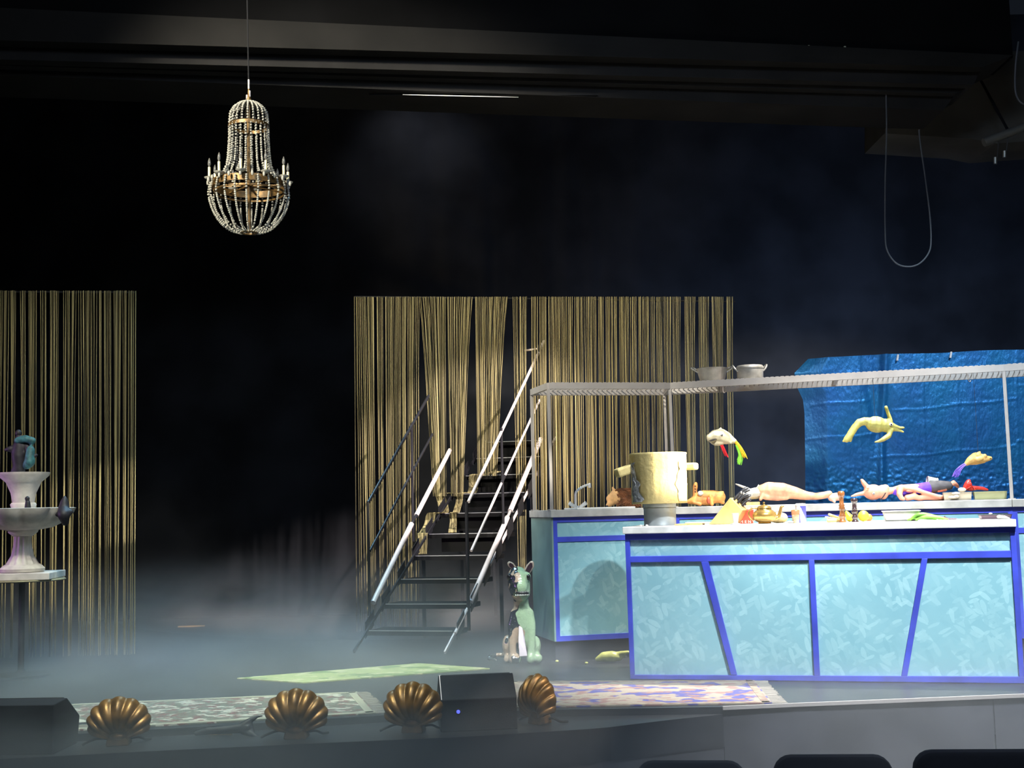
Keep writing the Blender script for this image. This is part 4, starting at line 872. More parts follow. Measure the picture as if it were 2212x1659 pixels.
for i, (s, t, L) in enumerate(((.82, .25, .115), (.8, .75, .10), (.55, .3, .085), (.52, .75, .08), (.3, .5, .07))):
    a = sd[2].lerp(sd[3], s) + V((.06, .12, 0)) * t; e = a + nn_ * L
    kn = MB().tube(spline([a + nn_ * .002, a + nn_ * L * .4 + d_ * .004, a + nn_ * L * .8, e - d_ * .01], 4), [.008, .009, .0085, .008, .0075, .008, .0085, .009, .0095, .0095, .009, .008, .007][:13], n=8).build('knife_handle', mat('handle_black', (24, 24, 30), rough=.45) if i == 0 else bpy.data.materials['handle_black'], kb, smooth=True)
    if i < 2: MB().ell(a + nn_ * L * .55 + V((0, -.009, 0)), .006, .002, .009, n=8, m=5).build('rivet', m_alu, kn, smooth=True)
a = q(1588, 1107); e = q(1628, 1068); o_ = tag(MB().bar(V((a.x, p.y + .04, a.z)), V((e.x, p.y + .04, e.z)), .003, .012, up=V((0, 1, 0))).build('knife_blade', m_alu, kb))
# white beaker and saucer
p = onF(1589, .1); k = SF(p); m_wht = mat('white_ceramic', (232, 230, 222), rough=.3)
tag(lz(p, [(11, 0), (12, 1), (6, 2.6), (5, 4), (6.5, 12), (7.5, 24), (7, 24), (5, 6)], k, 'beaker', m_wht, None, n=20, capt=False), 'white footed beaker standing in front of the knife block', 'cup')
# red can with pale lettering
p = onF(1613, .36); k = SF(p); m_red = mat('red_tin', (222, 66, 44), rough=.4)
tn = thing('red_carton', p, 'bright red carton with pale lettering between the knife block and brass teapot', 'carton')
MB().box(p + V((-.005, 0, .0)), 34 * k, .07, 30 * k, -.2).build('carton_body', m_red, tn, bevel=.004)
MB().prism([p + V((x * k, y, z * k)) for x, y, z in ((-21, -.035, 30), (11, -.04, 30), (4, -.01, 37), (-12, -.005, 37))], V((0, .06, 0))).build('carton_top', mat('red_flap', (232, 92, 62), rough=.45), tn, bevel=.002)
m_let = mat('pale_print', (240, 226, 214), rough=.5)
for i, (ch_, px) in enumerate((('M', 1604), ('E', 1614), ('N', 1621), ('Y', 1630))):
    cu = bpy.data.curves.new('t', 'FONT'); cu.body = ch_; cu.size = 8.4 * k; cu.extrude = .0006; to = bpy.data.objects.new('t', cu); C.objects.link(to); dg = bpy.context.evaluated_depsgraph_get(); dg.update()
    me = bpy.data.meshes.new_from_object(to.evaluated_get(dg)); bpy.data.objects.remove(to); me.materials.append(m_let); lo_ = bpy.data.objects.new('lettering', me); C.objects.link(lo_); lo_.parent = tn
    R_ = Matrix.Rotation(-.2, 3, 'Z'); lo_.location = R_ @ V(((px - 1618) * k, -.0365, 1.2 * k)); lo_.rotation_euler = (PI / 2, 0, -.2)
# brass teapot
p = onF(1652, .2); k = SF(p)
m_tea = mat('polished_brass', (186, 150, 84), rough=.24, metal=.7, var=.15, vscale=12)
tp = thing('teapot', p, 'round polished brass teapot with curved spout and domed lid', 'teapot')
lz(p, [(13, 0), (14, 1), (13, 3), (20, 6), (25, 12), (26, 17), (24, 23), (18, 28), (15, 30), (15, 32.5), (16, 33)], k, 'pot_body', m_tea, tp, n=32, sharp=60)
lz(p, [(15.5, 33), (15, 34), (12, 37), (6, 39.5), (2, 40.5), (1.5, 42), (2.6, 44), (1.5, 46), (0, 46.5)], k, 'lid', m_tea, tp, n=28, sharp=60)
MB().tube(spline([p + V((x * k, 0, z * k)) for x, z in ((20, 9), (30, 14), (34, 24), (37, 34), (42, 37))], 5), [5 * k * (1 - .03 * i) for i in range(21)], n=10).build('spout', m_tea, tp, smooth=True)
MB().tube(spline([p + V((x * k, 0, z * k)) for x, z in ((-14, 32), (-24, 34), (-32, 27), (-33, 18), (-27, 10), (-22, 9))], 5), 1.8 * k, n=8).build('handle', m_tea, tp, smooth=True)
# bread, egg, jars
p = onF(1683, .33); k = SF(p); b = MB(); b.ell(p + V((0, 0, 12 * k)), 17 * k, .05, 12 * k); b.ell(p + V((-4 * k, 0, 10 * k)), 18 * k, .05, 10 * k); b.ell(p + V((7 * k, 0, 11 * k)), 12 * k, .05, 11 * k)
tag(b.build('bread_loaf', mat('bread_crust', (222, 196, 134), rough=.8, var=.25, vscale=20, bump=.3, bscale=50), None, smooth=True, blob=.006), 'round pale bread loaf half hidden behind the brass teapot', 'bread')
p = onF(1707, .12); k = SF(p); tag(MB().ell(p + V((0, 0, 2.6 * k)), 8 * k, 6 * k, 2.8 * k).build('dough_disc', m_wht, None, smooth=True), 'small flat white bun between the bread loaf and striped jar', 'bun')
p = onF(1719.5, .15); k = SF(p); jr = thing('spice_jar', p, 'tapered jar with brown upper half beside the blue salt tub', 'jar')
lz(p, [(7, 0), (7.2, 1), (8.2, 18)], k, 'jar_body', mat('jar_tan', (196, 170, 134), rough=.35, var=.3, vscale=30), jr)
lz(p, [(8.3, 18), (8.7, 25), (9.2, 26), (8.4, 28), (3, 29)], k, 'lid', mat('jar_brown', (156, 96, 58), rough=.4), jr)
p = onF(1731, .24); k = SF(p); sa = thing('salt_tub', p, 'tall blue and white cylindrical tub beside the small brown jar', 'tub')
def tub_mat():
    m = mat('tub_print', (236, 238, 244), rough=.4); nt = m.node_tree; b = nt.nodes['Principled BSDF']; L = nt.links.new; tc = nt.nodes['Texture Coordinate']; sp = nt.nodes.new('ShaderNodeSeparateXYZ'); L(tc.outputs['Object'], sp.inputs[0])
    a = nt.nodes.new('ShaderNodeMath'); a.operation = 'MULTIPLY_ADD'; a.inputs[1].default_value = 2.2; L(sp.outputs[2], a.inputs[2]); L(sp.outputs[0], a.inputs[0])
    g = nt.nodes.new('ShaderNodeMath'); g.operation = 'GREATER_THAN'; g.inputs[1].default_value = .075; L(a.outputs[0], g.inputs[0])
    l = nt.nodes.new('ShaderNodeMath'); l.operation = 'LESS_THAN'; l.inputs[1].default_value = -.012; L(sp.outputs[0], l.inputs[0])
    l2 = nt.nodes.new('ShaderNodeMath'); l2.operation = 'LESS_THAN'; l2.inputs[1].default_value = .055; L(sp.outputs[2], l2.inputs[0])
    l3 = nt.nodes.new('ShaderNodeMath'); l3.operation = 'MULTIPLY'; L(l.outputs[0], l3.inputs[0]); L(l2.outputs[0], l3.inputs[1])
    mxx = nt.nodes.new('ShaderNodeMath'); mxx.operation = 'MAXIMUM'; L(g.outputs[0], mxx.inputs[0]); L(l3.outputs[0], mxx.inputs[1])
    x = nt.nodes.new('ShaderNodeMix'); x.data_type = 'RGBA'; L(mxx.outputs[0], x.inputs['Factor']); x.inputs['A'].default_value = (*lin((236, 238, 246)), 1); x.inputs['B'].default_value = (*lin((74, 74, 206)), 1); L(x.outputs['Result'], b.inputs['Base Color']); return m
lz(p, [(10.5, 0), (11, 1), (11, 36)], k, 'tub_body', tub_mat(), sa, n=28); lz(p, [(11.4, 36), (11.4, 39.5), (10, 41), (4, 41.6)], k, 'lid', m_wht, sa, n=28)
MB().lathe(p + V((-4 * k, -10.6 * k, 29 * k)), [(3.4 * k, 0), (3.4 * k, .002), (0, .002)], n=16, R=Matrix.Rotation(PI / 2, 3, 'X')).build('badge', mat('badge_grey', (206, 206, 200), rough=.5), sa)
# bread sticks
m_stick = mat('bread_stick', (232, 204, 132), rough=.7, var=.15, vscale=20)
for i, (x0, h0, x1, h1, off, r) in enumerate(((1790, 17.5, 1815, 8, .2, 2.8), (1783, 11.5, 1806, 7, .24, 1.8), (1789, 9.8, 1812, 5.5, .16, 2.6), (1786, 4, 1808, 4.5, .13, 3.8), (1805, 3.6, 1816, 3.6, .2, 3.6))):
    a, e = onF(x0, off), onF(x1, off); k = SF(a); a.z += h0 * k; e.z += h1 * k
    tag(MB().tube([a, a.lerp(e, .08), a.lerp(e, .92), e], [r * .6 * k, r * k, r * k, r * .6 * k], n=10).build('bread_stick', m_stick if i != 1 else mat('bread_stick_pale', (240, 226, 190), rough=.7), None, smooth=True), ['uppermost golden bread stick leaning on the brown pepper mill', 'thin pale bread stick poking furthest out of the pile', 'bread stick lying under the uppermost one', 'fat bread stick at the bottom of the pile', 'stubby bread stick touching the brown pepper mill'][i], 'bread', 'bread sticks on the front counter')
# pepper mills
def mill(px, H, m, label, sc):
    p = onF(px, .12); k = SF(p); r = thing('pepper_mill', p, label, 'pepper mill'); s = H / 66
    lz(p, [(8 * sc, 0), (8 * sc, 3 * s), (6 * sc, 5 * s), (5.5 * sc, 8 * s), (7.5 * sc, 12 * s), (7.6 * sc, 14 * s), (5.5 * sc, 17 * s), (5 * sc, 24 * s), (6.2 * sc, 27 * s), (6.6 * sc, 30 * s), (5.2 * sc, 33 * s), (6.4 * sc, 36 * s), (4.6 * sc, 38 * s), (4.6 * sc, 47 * s)], k, 'mill_body', m, r, sharp=70)
    lz(p, [(4.8 * sc, 47 * s), (5.2 * sc, 53 * s), (6.6 * sc, 55 * s), (7.4 * sc, 58 * s), (7.4 * sc, 63 * s), (5 * sc, 65.5 * s), (0, 66 * s)], k, 'mill_head', m, r, sharp=70)
mill(1820, 67, mat('walnut_gloss', (134, 84, 48), rough=.2, coat=.6, var=.25, vscale=20), 'taller brown turned wooden pepper mill among the fruit', 1)
mill(1847.5, 51, mat('ebony_gloss', (58, 44, 46), rough=.15, coat=.7), 'shorter near black pepper mill between a pear and a lemon', .95)
# fruit
m_lem = mat('lemon_skin', (238, 224, 60), rough=.4, bump=.15, bscale=90)
p = onF(1834, .24); k = SF(p); f_ = thing('pear', p, 'yellow pear leaning behind the two pepper mills', 'pear')
b = MB(); b.chain([(p + V((2 * k, 0, 8 * k)), 8.6 * k), (p + V((-3 * k, 0, 17 * k)), 5 * k), (p + V((-5 * k, 0, 22 * k)), 2.6 * k)]); b.build('flesh', m_lem, f_, smooth=True, blob=.005); MB().tube([p + V((-5 * k, 0, 23 * k)), p + V((-7 * k, 0, 27 * k))], .002, n=5).build('stem', m_dark, f_)
p = onF(1866, .16); k = SF(p)
tag(MB().ell(p + V((0, 0, 12 * k)), 12 * k, 11 * k, 12 * k, 20, 14).ell(p + V((7 * k, 0, 15 * k)), 5 * k, 4 * k, 4 * k).build('lemon', m_lem, None, smooth=True, blob=.005), 'bright yellow lemon right of the near black pepper mill', 'lemon')
p = onF(1877, .26); k = SF(p); tag(MB().ell(p + V((0, 0, 8 * k)), 8 * k, 8 * k, 8 * k, 18, 12).build('orange', mat('orange_skin', (232, 130, 50), rough=.45, bump=.15, bscale=90), None, smooth=True), 'small orange peeping out behind the lemon', 'orange')
p = onF(1886, .06); tag(MB().box(p, 36 * k, .06, 1.6 * k, -.3).build('napkin', m_wht, None), 'folded white napkin below the lemon', 'napkin')
# white tub, leaf, chilli, dark tray
p = onF(1947, .22); k = SF(p); q = PX(p.y); R_ = Matrix.Rotation(-.27, 3, 'Z')
bx = thing('basin', p, 'plain white flared rectangular basin on the front counter', 'basin'); b = MB()
def rectf(w, d, z): return [p + R_ @ V((x * w / 2, y * d / 2, z)) for x, y in ((-1, -1), (1, -1), (1, 1), (-1, 1))]
b.hexa(rectf(66 * k, .2, .001), rectf(76 * k, .24, 21 * k)); b.build('basin_body', m_wht, bx, bevel=.008)
b = MB(); o1, o2 = rectf(79 * k, .25, 20 * k), rectf(79 * k, .25, 22 * k); b.hexa(o1, o2); b.build('rim', m_wht, bx, bevel=.003)
m_leaf = mat('leaf_green', (120, 190, 62), rough=.45, var=.3, vscale=15)
p = onF(2003, .08); k = SF(p); lf = thing('leek', p, 'bunch of long green leaves lying beside the white basin', 'vegetable')
for i, (y, w, h, x0, x1) in enumerate(((0, 5, 16, -34, 26), (.03, 6, 13, -30, 36), (-.03, 5, 9, -26, 38), (.01, 4, 6, -38, 20))):
    pts = spline([p + V((x * k, y - .27 * x * k, (2.5 + h * math.sin(PI * t) ** .8 * (1 - .55 * t)) * k)) for x, t in [(x0 + (x1 - x0) * t, t) for t in (0, .2, .4, .6, .8, 1)]], 3); mb = MB(); n_ = len(pts)
    mb.tube(pts, [w * k * (.25 + .75 * math.sin(PI * min(1, j / (n_ - 1) * .9 + .08))) * .8 for j in range(n_)], n=8); mb.build('leaf', m_leaf, lf, smooth=True)
p = onF(2050, .2); k = SF(p)
tag(MB().tube(spline([p + V((x * k, -.27 * x * k, z * k)) for x, z in ((-9, 8), (-6, 4.5), (0, 2), (8, 1.6), (16, 1.6))], 4), [1.2 * k + .8 * k * math.sin(PI * i / 16) for i in range(17)], n=8).build('aubergine_slice', mat('aubergine', (74, 44, 58), rough=.3), None, smooth=True), 'thin curved dark purple peel right of the green leaves', 'peel')
p = onF(2150, .25); k = SF(p); tr = thing('tray', p, 'low dark rectangular tray at the right end of the front counter', 'tray')
b = MB(); R_ = Matrix.Rotation(-.27, 3, 'Z')
b.hexa(rectf(58 * k, .16, .001), rectf(62 * k, .18, 9 * k)); b.build('tray_body', mat('tray_plum', (84, 62, 78), rough=.35), tr, bevel=.003); b = MB(); b.hexa(rectf(63 * k, .19, 8.4 * k), rectf(63 * k, .19, 9.6 * k)); b.build('rim', m_dark, tr)
p2 = onF(2141, .16); tag(MB().ell(p2 + V((0, -.0, 11.5 * k)), 4 * k, 3 * k, 2 * k).build('garlic_clove', m_wht, None, smooth=True), 'white garlic clove resting on the dark tray rim', 'garlic')
p2 = onF(2168, .10); b = MB(); b.chain([(p2 + V((-10 * k, 0, 6 * k)), 4.5 * k), (p2 + V((0, -.01, 5 * k)), 4.4 * k), (p2 + V((12 * k, -.01, 2 * k)), 2 * k)]); tag(b.build('cloth', m_wht, None, smooth=True, blob=.006), 'crumpled white cloth in front of the dark tray', 'cloth')
for i, (px, off) in enumerate(((1384, .03), (1397, .04))): p = onF(px, off); tag(MB().ell(p + V((0, 0, .005)), .009, .007, .006, 8, 6).build('crumb', m_wht, None, smooth=True), ['small white crumb left of the steel drum at the counter edge', 'small white crumb just in front of the steel drum'][i], 'scrap')
# ================================================================ things on the back counter
p = onB(1248, .22); k = p.y / FPX; fc_ = thing('tap', p, 'chrome mixer tap with angled spout at the left end of the back counter', 'tap'); m_chr = mat('chrome', (214, 214, 212), rough=.2, metal=.2)
lz(p, [(9, 0), (9, 2), (5, 4), (4, 8)], k, 'tap_base', m_chr, fc_)
MB().tube(spline([p + V((x * k, -.0, z * k)) for x, z in ((-4, 6), (-4, 28), (-2, 38), (6, 45), (18, 51), (27, 53))], 5), 2.6 * k, n=10).build('spout', m_chr, fc_, smooth=True)
lz(p + V((27 * k, 0, 46 * k)), [(3.4, 0), (3.4, 8), (2.4, 10)], k, 'nozzle', m_chr, fc_, n=12)
for s in (-1, 1): MB().tube([p + V((s * 4 * k, -.01, 4 * k)), p + V((s * 18 * k, -.03, 14 * k))], [3.6 * k, 4.6 * k], n=8).build('tap_handle', m_chr, fc_, smooth=True)
sk = onB(1270, .2); tag(MB().box(sk + V((.08, 0, 0)), .42, .34, .012, .23).build('sink_rim', m_wht, None, bevel=.004), 'white raised sink rim under the tap on the back counter', 'sink')
m_fox = mat('fawn_latex', (224, 172, 112), rough=.6, var=.15, vscale=16); m_hair = mat('auburn_hair', (112, 70, 42), rough=.45, var=.35, vscale=20)
p = onB(1345, .25); q = PX(p.y); hd = thing('fox_puppet', p, 'fawn pointed-ear animal head with shaggy auburn mane left of the stockpot', 'puppet'); b = MB()
q.ch(b, [(1318, 1078, 9, 0), (1330, 1075, 16, 0), (1350, 1076, 19, 0), (1368, 1080, 15, 0)]); q.ch(b, [(1320, 1086, 8, -2), (1312, 1093, 4, -3)]); q.ch(b, [(1328, 1063, 5, 0), (1323, 1053, 2, 0)])
b.build('head', m_fox, hd, smooth=True, blob=.006)
mb = MB()
for i in range(170):
    a = rnd.uniform(-.9, 1.0); x0 = 1332 + rnd.uniform(0, 32); y0 = 1056 + abs(a) * 14 + rnd.uniform(0, 5) + ((x0 - 1345) / 18) ** 2 * 4; dd = -19 + abs(a) * 4
    pts = [q(x0, y0, dd * q.k), q(x0 + 12 + rnd.uniform(-4, 8), y0 + rnd.uniform(-3, 8), (dd - 2) * q.k), q(x0 + rnd.uniform(4, 26), min(1096, y0 + rnd.uniform(8, 22)), dd * q.k), q(x0 + rnd.uniform(-8, 30), min(1097, y0 + rnd.uniform(14, 32)), dd * q.k)]
    mb.tube(spline(pts, 3), q.k * rnd.uniform(.6, 1.1), n=4, cap=False)
for i in range(60):
    x0 = 1336 + rnd.uniform(0, 34); pts = [q(x0 - 8, 1060 + rnd.uniform(-3, 4), -8 * q.k), q(x0 + 8, 1057 + rnd.uniform(-2, 4), -6 * q.k), q(x0 + 20, 1066 + rnd.uniform(-4, 6), -8 * q.k)]; mb.tube(spline(pts, 3), q.k, n=4, cap=False)
o = mb.build('mane', m_hair, hd); o['kind'] = 'stuff'
MB().ell(q(1311, 1094, -.03), .009, .008, .007).build('nose', m_mouth, hd, smooth=True)
p = onB(1525, .25, 1); q = PX(p.y); m_gin = mat('ginger_latex', (222, 150, 78), rough=.6, var=.25, vscale=18, bump=.3, bscale=30)
hd = thing('plucked_carcass', p, 'ginger wrinkled animal carcass with one raised foot right of the stockpot', 'carcass'); b = MB()
q.ch(b, [(1488, 1084, 5, 0), (1502, 1081, 10, 0), (1520, 1080, 12, 0), (1534, 1082, 11, 0)]); q.ch(b, [(1520, 1072, 13, 2), (1540, 1074, 15, 2), (1556, 1074, 12, 2)]); q.ch(b, [(1555, 1066, 5, 0), (1562, 1063, 2.5, 0)]); q.ch(b, [(1502, 1072, 6, 0), (1501, 1060, 5, 0), (1502, 1050, 5.5, 0), (1503, 1045, 4, 0)]); q.ch(b, [(1512, 1090, 4, -8), (1498, 1086, 3, -8)]); q.ch(b, [(1534, 1072, 4, -12), (1538, 1090, 4, -13)]); q.ch(b, [(1556, 1080, 8, 0), (1562, 1086, 4, 0)])
b.build('body', m_gin, hd, smooth=True, blob=.0055, smooth_it=3)
b = MB(); q.el(b, 1531, 1081, 4.5, 8, 4, -12); b.build('open_wound', mat('raw_red', (196, 92, 62), rough=.4), hd, smooth=True)
for y in (1050, 1056, 1062): b = MB(); q.el(b, 1502, y, 1.8, 2.2, 1.5, -5); b.build('foot_pad', m_hair, hd, smooth=True)
b = MB(); q.el(b, 1513, 1066, 6, 5.5, 5, -8); b.build('bone_ball', m_wht, hd, smooth=True)
p = onB(1700, .25, 1); q = PX(p.y); m_fl = mat('flayed_flesh', (212, 148, 116), rough=.55, var=.2, vscale=14, bump=.25, bscale=25); m_gh = mat('grey_hide', (176, 172, 160), rough=.6, var=.15, vscale=18)
hd = thing('animal_carcass', p, 'long pale flayed animal carcass with a grey head stretched behind the teapot', 'carcass'); b = MB()
q.ch(b, [(1645, 1068, 13, 0), (1662, 1066, 18, 0), (1690, 1068, 18, 0), (1715, 1072, 14, 0), (1740, 1078, 10, 0), (1762, 1080, 8, 0), (1782, 1077, 8, 0), (1792, 1074, 7, 0)]); q.ch(b, [(1655, 1080, 8, -8), (1680, 1084, 6, -8), (1700, 1083, 5, -8)]); q.ch(b, [(1650, 1074, 6, -8), (1643, 1086, 4, -10)])
b.build('body', m_fl, hd, smooth=True, blob=.007, smooth_it=3)
b = MB(); q.ch(b, [(1600, 1083, 7, 0), (1615, 1076, 11, 0), (1632, 1073, 13, 0), (1645, 1071, 10, 0)]); q.ch(b, [(1616, 1064, 4, 0), (1602, 1058, 3, 2), (1590, 1053, 2.2, 4)]); q.ch(b, [(1636, 1064, 3, 0), (1639, 1055, 2, 0)])
b.build('head', m_gh, hd, smooth=True, blob=.006, smooth_it=3)
b = MB(); q.ch(b, [(1797, 1082, 9, 0), (1810, 1080, 9, 0), (1816, 1084, 6, 0)]); q.ch(b, [(1800, 1088, 4, -4), (1803, 1092, 3, -6)]); b.build('hoof', mat('pink_flesh', (226, 168, 148), rough=.5), hd, smooth=True, blob=.006)
p2 = onB(1627, .12, 1); tag(MB().box(p2, 26 * q.k, .1, 7 * q.k, -.3).build('wood_block', m_board, None, bevel=.002), 'small wooden block under the grey animal head', 'block')
# lying doll
p = onB(1960, .25, 1); q = PX(p.y); m_pink = mat('pink_latex', (218, 146, 120), rough=.5, var=.06, vscale=14); m_pur = mat('purple_cloth', (86, 48, 190), rough=.8, var=.15, vscale=20); m_char = mat('charcoal_cloth', (72, 70, 74), rough=.85, var=.12, vscale=25)
dl = thing('doll', p, 'pink big-eared doll in a purple dress lying on the back counter', 'doll'); b = MB()
q.el(b, 1886, 1068, 21, 17, 17, 0); q.el(b, 1907, 1068, 13, 16, 14, -2); q.el(b, 1913, 1059, 8, 8, 10, -2); q.ch(b, [(1915, 1066, 9, 0), (1930, 1064, 7, 0), (1945, 1062, 10, 0), (1970, 1061, 11, 0), (2005, 1060, 11, 0), (2040, 1059, 8, 0)])
q.ch(b, [(1872, 1056, 6, 0), (1865, 1047, 5, 0), (1862, 1042, 3.5, 0)]); q.ch(b, [(1868, 1070, 5, 0), (1852, 1073, 4, 0), (1839, 1077, 2, 0)])
q.ch(b, [(1945, 1060, 8, -12), (1943, 1072, 6.5, -16), (1947, 1081, 5, -18), (1952, 1083, 4, -18)]); q.ch(b, [(1948, 1058, 7, -8), (1975, 1062, 5, -14), (2005, 1071, 4.4, -16), (2032, 1079, 4.6, -16), (2040, 1078, 3, -16)])
q.ch(b, [(1960, 1080, 7, -10), (1975, 1077, 7.5, -10), (1985, 1081, 6, -10), (1998, 1078, 8, -8), (2030, 1080, 7, -8), (2045, 1081, 5, -8)]); q.ch(b, [(2052, 1054, 6, 0), (2060, 1047, 5, 0), (2068, 1054, 4, -2), (2070, 1057, 3, -2)])
b.build('body', m_pink, dl, smooth=True, blob=.0055, smooth_it=3)
b = MB(); q.ch(b, [(1935, 1066, 9.5, 0), (1948, 1066, 12, 2), (1972, 1064, 13.5, 2), (2003, 1060, 14.5, 2)]); b.build('dress', m_pur, dl, smooth=True, blob=.006); b = MB(); q.ch(b, [(2008, 1059, 13.5, 2), (2030, 1055, 13, 2), (2050, 1054, 10, 2)]); b.build('skirt', m_char, dl, smooth=True, blob=.006)
b = MB(); q.ch(b, [(1903, 1084, 1.2, -16), (1908, 1078, 1.2, -17), (1913, 1070, 1.2, -16)]); b.build('mouth', m_mouth, dl, smooth=True)
b = MB(); q.el(b, 1887.5, 1071, 2.6, 2.6, 2, -17); e = b.build('eye', m_tooth, dl, smooth=True); b = MB(); q.el(b, 1888, 1071.5, 1.2, 1.5, 1, -19); b.build('pupil', m_eye, e, smooth=True)
b = MB(); q.el(b, 1875, 1059, 3.5, 1.8, 1.5, -15); b.build('ear_hollow', mat('ear_red', (214, 120, 96), rough=.5), dl, smooth=True); b = MB(); q.el(b, 1965, 1066, 8, 2.6, 2, -15, rot=4); b.build('sash', mat('sash_orange', (222, 104, 84), rough=.7), dl, smooth=True)
a, e = q(2004, 1037, .03), q(2024, 1039, .03); R_ = (e - a).to_track_quat('Z', 'Y').to_matrix()
cp = thing('cup', a, 'grey paper cup lying on its side on the doll in the purple dress', 'cup'); MB().lathe(a, [(8.2 * q.k, 0), (6 * q.k, (e - a).length)], n=20, R=R_, capb=True, capt=True).build('cup_body', mat('cup_grey', (172, 170, 166), rough=.6), cp, smooth=True)
for t, r in ((0, 8.6), (1, 6.4)): MB().lathe(a.lerp(e, t), [(r * q.k, -.003), (r * q.k, .003), ((r - .8) * q.k, .003)], n=20, R=R_, capb=False).build('rim', m_wht, cp, smooth=True)
# steel trays and lobster
m_tray = mat('tray_steel', (188, 178, 160), rough=.3, metal=.45, var=.1, vscale=16)
def pan(x0, x1, y0, off, label, m):
    p = onB((x0 + x1) / 2, off, 1); k = p.y / FPX; w = (x1 - x0) * k; h = 17 * k; yaw = math.atan2((BC - BB).y, (BC - BB).x); R_ = Matrix.Rotation(yaw, 3, 'Z')
    r = thing('steel_pan', p, label, 'pan'); f = lambda sx_, dy_, z: [p + R_ @ V((x * w * sx_ / 2, y * dy_ / 2, z)) for x, y in ((-1, -1), (1, -1), (1, 1), (-1, 1))]
    o0, o1, i1, i0 = f(.96, .2, .002), f(1, .24, h), f(.97, .22, h), f(.94, .18, .012); mb = MB(); mb.v = [tuple(x) for x in o0 + o1 + i1 + i0]
    mb.f = [(3, 2, 1, 0), (12, 13, 14, 15)] + [(i + a * 4, (i + 1) % 4 + a * 4, (i + 1) % 4 + a * 4 + 4, i + a * 4 + 4) for a in range(3) for i in range(4)]; mb.build('pan_body', m, r)
    for a_ in range(4): MB().bar(o1[a_], o1[(a_ + 1) % 4], .008, .004).build('rim', m, r)
    for s in (-1, 1): MB().tube(spline([p + R_ @ V((s * w * .5, y, h * z)) for y, z in ((-.05, .95), (-.04, .6), (.04, .6), (.05, .95))], 4), .004, n=6).build('handle', m, r, smooth=True)
    return p, R_, k
pan(2041, 2097, 1076, .16, 'left steel roasting pan holding pale scraps beside the doll', m_tray)
pp_, Rp, kp = pan(2107, 2172, 1076, .24, 'right steel roasting pan under the red lobster, left of the post', mat('tray_green', (176, 178, 136), rough=.3, metal=.4))
for i, (x, y, rx) in enumerate(((2065, 1066, 9), (2066, 1072, 6), (2078, 1058, 9), (2060, 1074, 12))):
    b = MB(); p = onB(x, .02 if i != 2 else .18, 1); q = PX(p.y); q.el(b, x, y, rx, 3.2 if i != 2 else 5, 4, 0); tag(b.build('fat_scrap', mat('fat_white', (240, 226, 206), rough=.5) if i == 0 else bpy.data.materials['fat_white'], None, smooth=True), ['flat pale scrap draped on the front of the left roasting pan', 'small pale scrap low on the left roasting pan', 'pale lump on the rim between the two roasting pans', 'long pale scrap lying along the counter under the left pan'][i], 'scrap')
p = onB(2105, .24, 1); q = PX(p.y); lb = thing('lobster', V((p.x, p.y, ZB + .055)), 'red lobster draped over the two steel roasting pans', 'lobster'); m_lob = mat('lobster_red', (204, 52, 44), rough=.35, var=.25, vscale=25, bump=.3, bscale=40); b = MB()
q.ch(b, [(2086, 1052, 6, 0), (2090, 1046, 7, 0), (2092, 1041, 5.5, 0), (2094, 1038, 3, 0)]); q.ch(b, [(2086, 1054, 5, 0), (2098, 1055, 6, 0), (2110, 1054, 4.6, 0), (2122, 1055, 4, 0), (2133, 1058, 2.5, 0)]); q.ch(b, [(2096, 1044, 3, -4), (2098, 1050, 3, -4)])
b.build('body', m_lob, lb, smooth=True, blob=.004, smooth_it=2); b = MB(); q.ch(b, [(2096, 1052, 1, -6), (2084, 1058, 1, -9)]); q.ch(b, [(2102, 1052, 1, -6), (2106, 1058, 1, -9)]); b.build('leg', m_lob, lb)
# pots on the overhead shelf
def onS3(px, f=.5): y = onS(px, f); v_ = W(px, 800, y); v_.z = ZS + .004; return v_
p = onS3(1538, .45); k = p.y / FPX; po = thing('preserving_pan', p, 'wide aluminium pan with flared sides and ear handles on the overhead shelf', 'pan')
MB().lathe(p, [(r * k, h * k) for r, h in ((24, 0), (25.5, 1), (33, 29), (34.5, 31), (33, 31.5), (31, 29), (23, 3), (0, 2))], n=40).build('pan_body', m_alu, po, smooth=True, sharp=60)
for s in (-1, 1): MB().tube(spline([p + V((s * x * k, y, z * k)) for x, y, z in ((31, -.02, 22), (40, -.02, 28), (45, 0, 33), (40, .02, 34), (32, .02, 30))], 5), 1.6 * k, n=8).build('handle', m_alu, po, smooth=True)
p = onS3(1620, .45); k = p.y / FPX; po = thing('saucepan', p, 'tall straight lidded aluminium cooking pot on the overhead shelf', 'pot')
MB().lathe(p, [(r * k, h * k) for r, h in ((27, 0), (28, 1), (28.3, 24), (28.3, 27))], n=40, capt=True).build('pot_body', m_alu, po, smooth=True, sharp=60)
MB().lathe(p, [(r * k, h * k) for r, h in ((29.2, 26), (29.4, 30), (27, 33), (10, 34.6), (0, 35))], n=40).build('lid', m_alu, po, smooth=True, sharp=60)
for s in (-1, 1): MB().tube(spline([p + V((s * x * k, y, z * k)) for x, y, z in ((27, -.02, 20), (33, -.02, 26), (37, 0, 34), (34, .02, 32), (28, .02, 24))], 5), 1.7 * k, n=8).build('handle', m_alu, po, smooth=True)
for o_ in [o for o in C.objects if o.parent is None and o.name.split('.')[0] in ('doll', 'animal_carcass', 'plucked_carcass', 'fox_puppet')]: rest(o_, ZB)
for o_ in [o for o in C.objects if o.parent is None and o.name.split('.')[0] in ('bread_loaf', 'pear', 'lemon', 'leek', 'cloth', 'aubergine_slice')]: rest(o_, ZF)
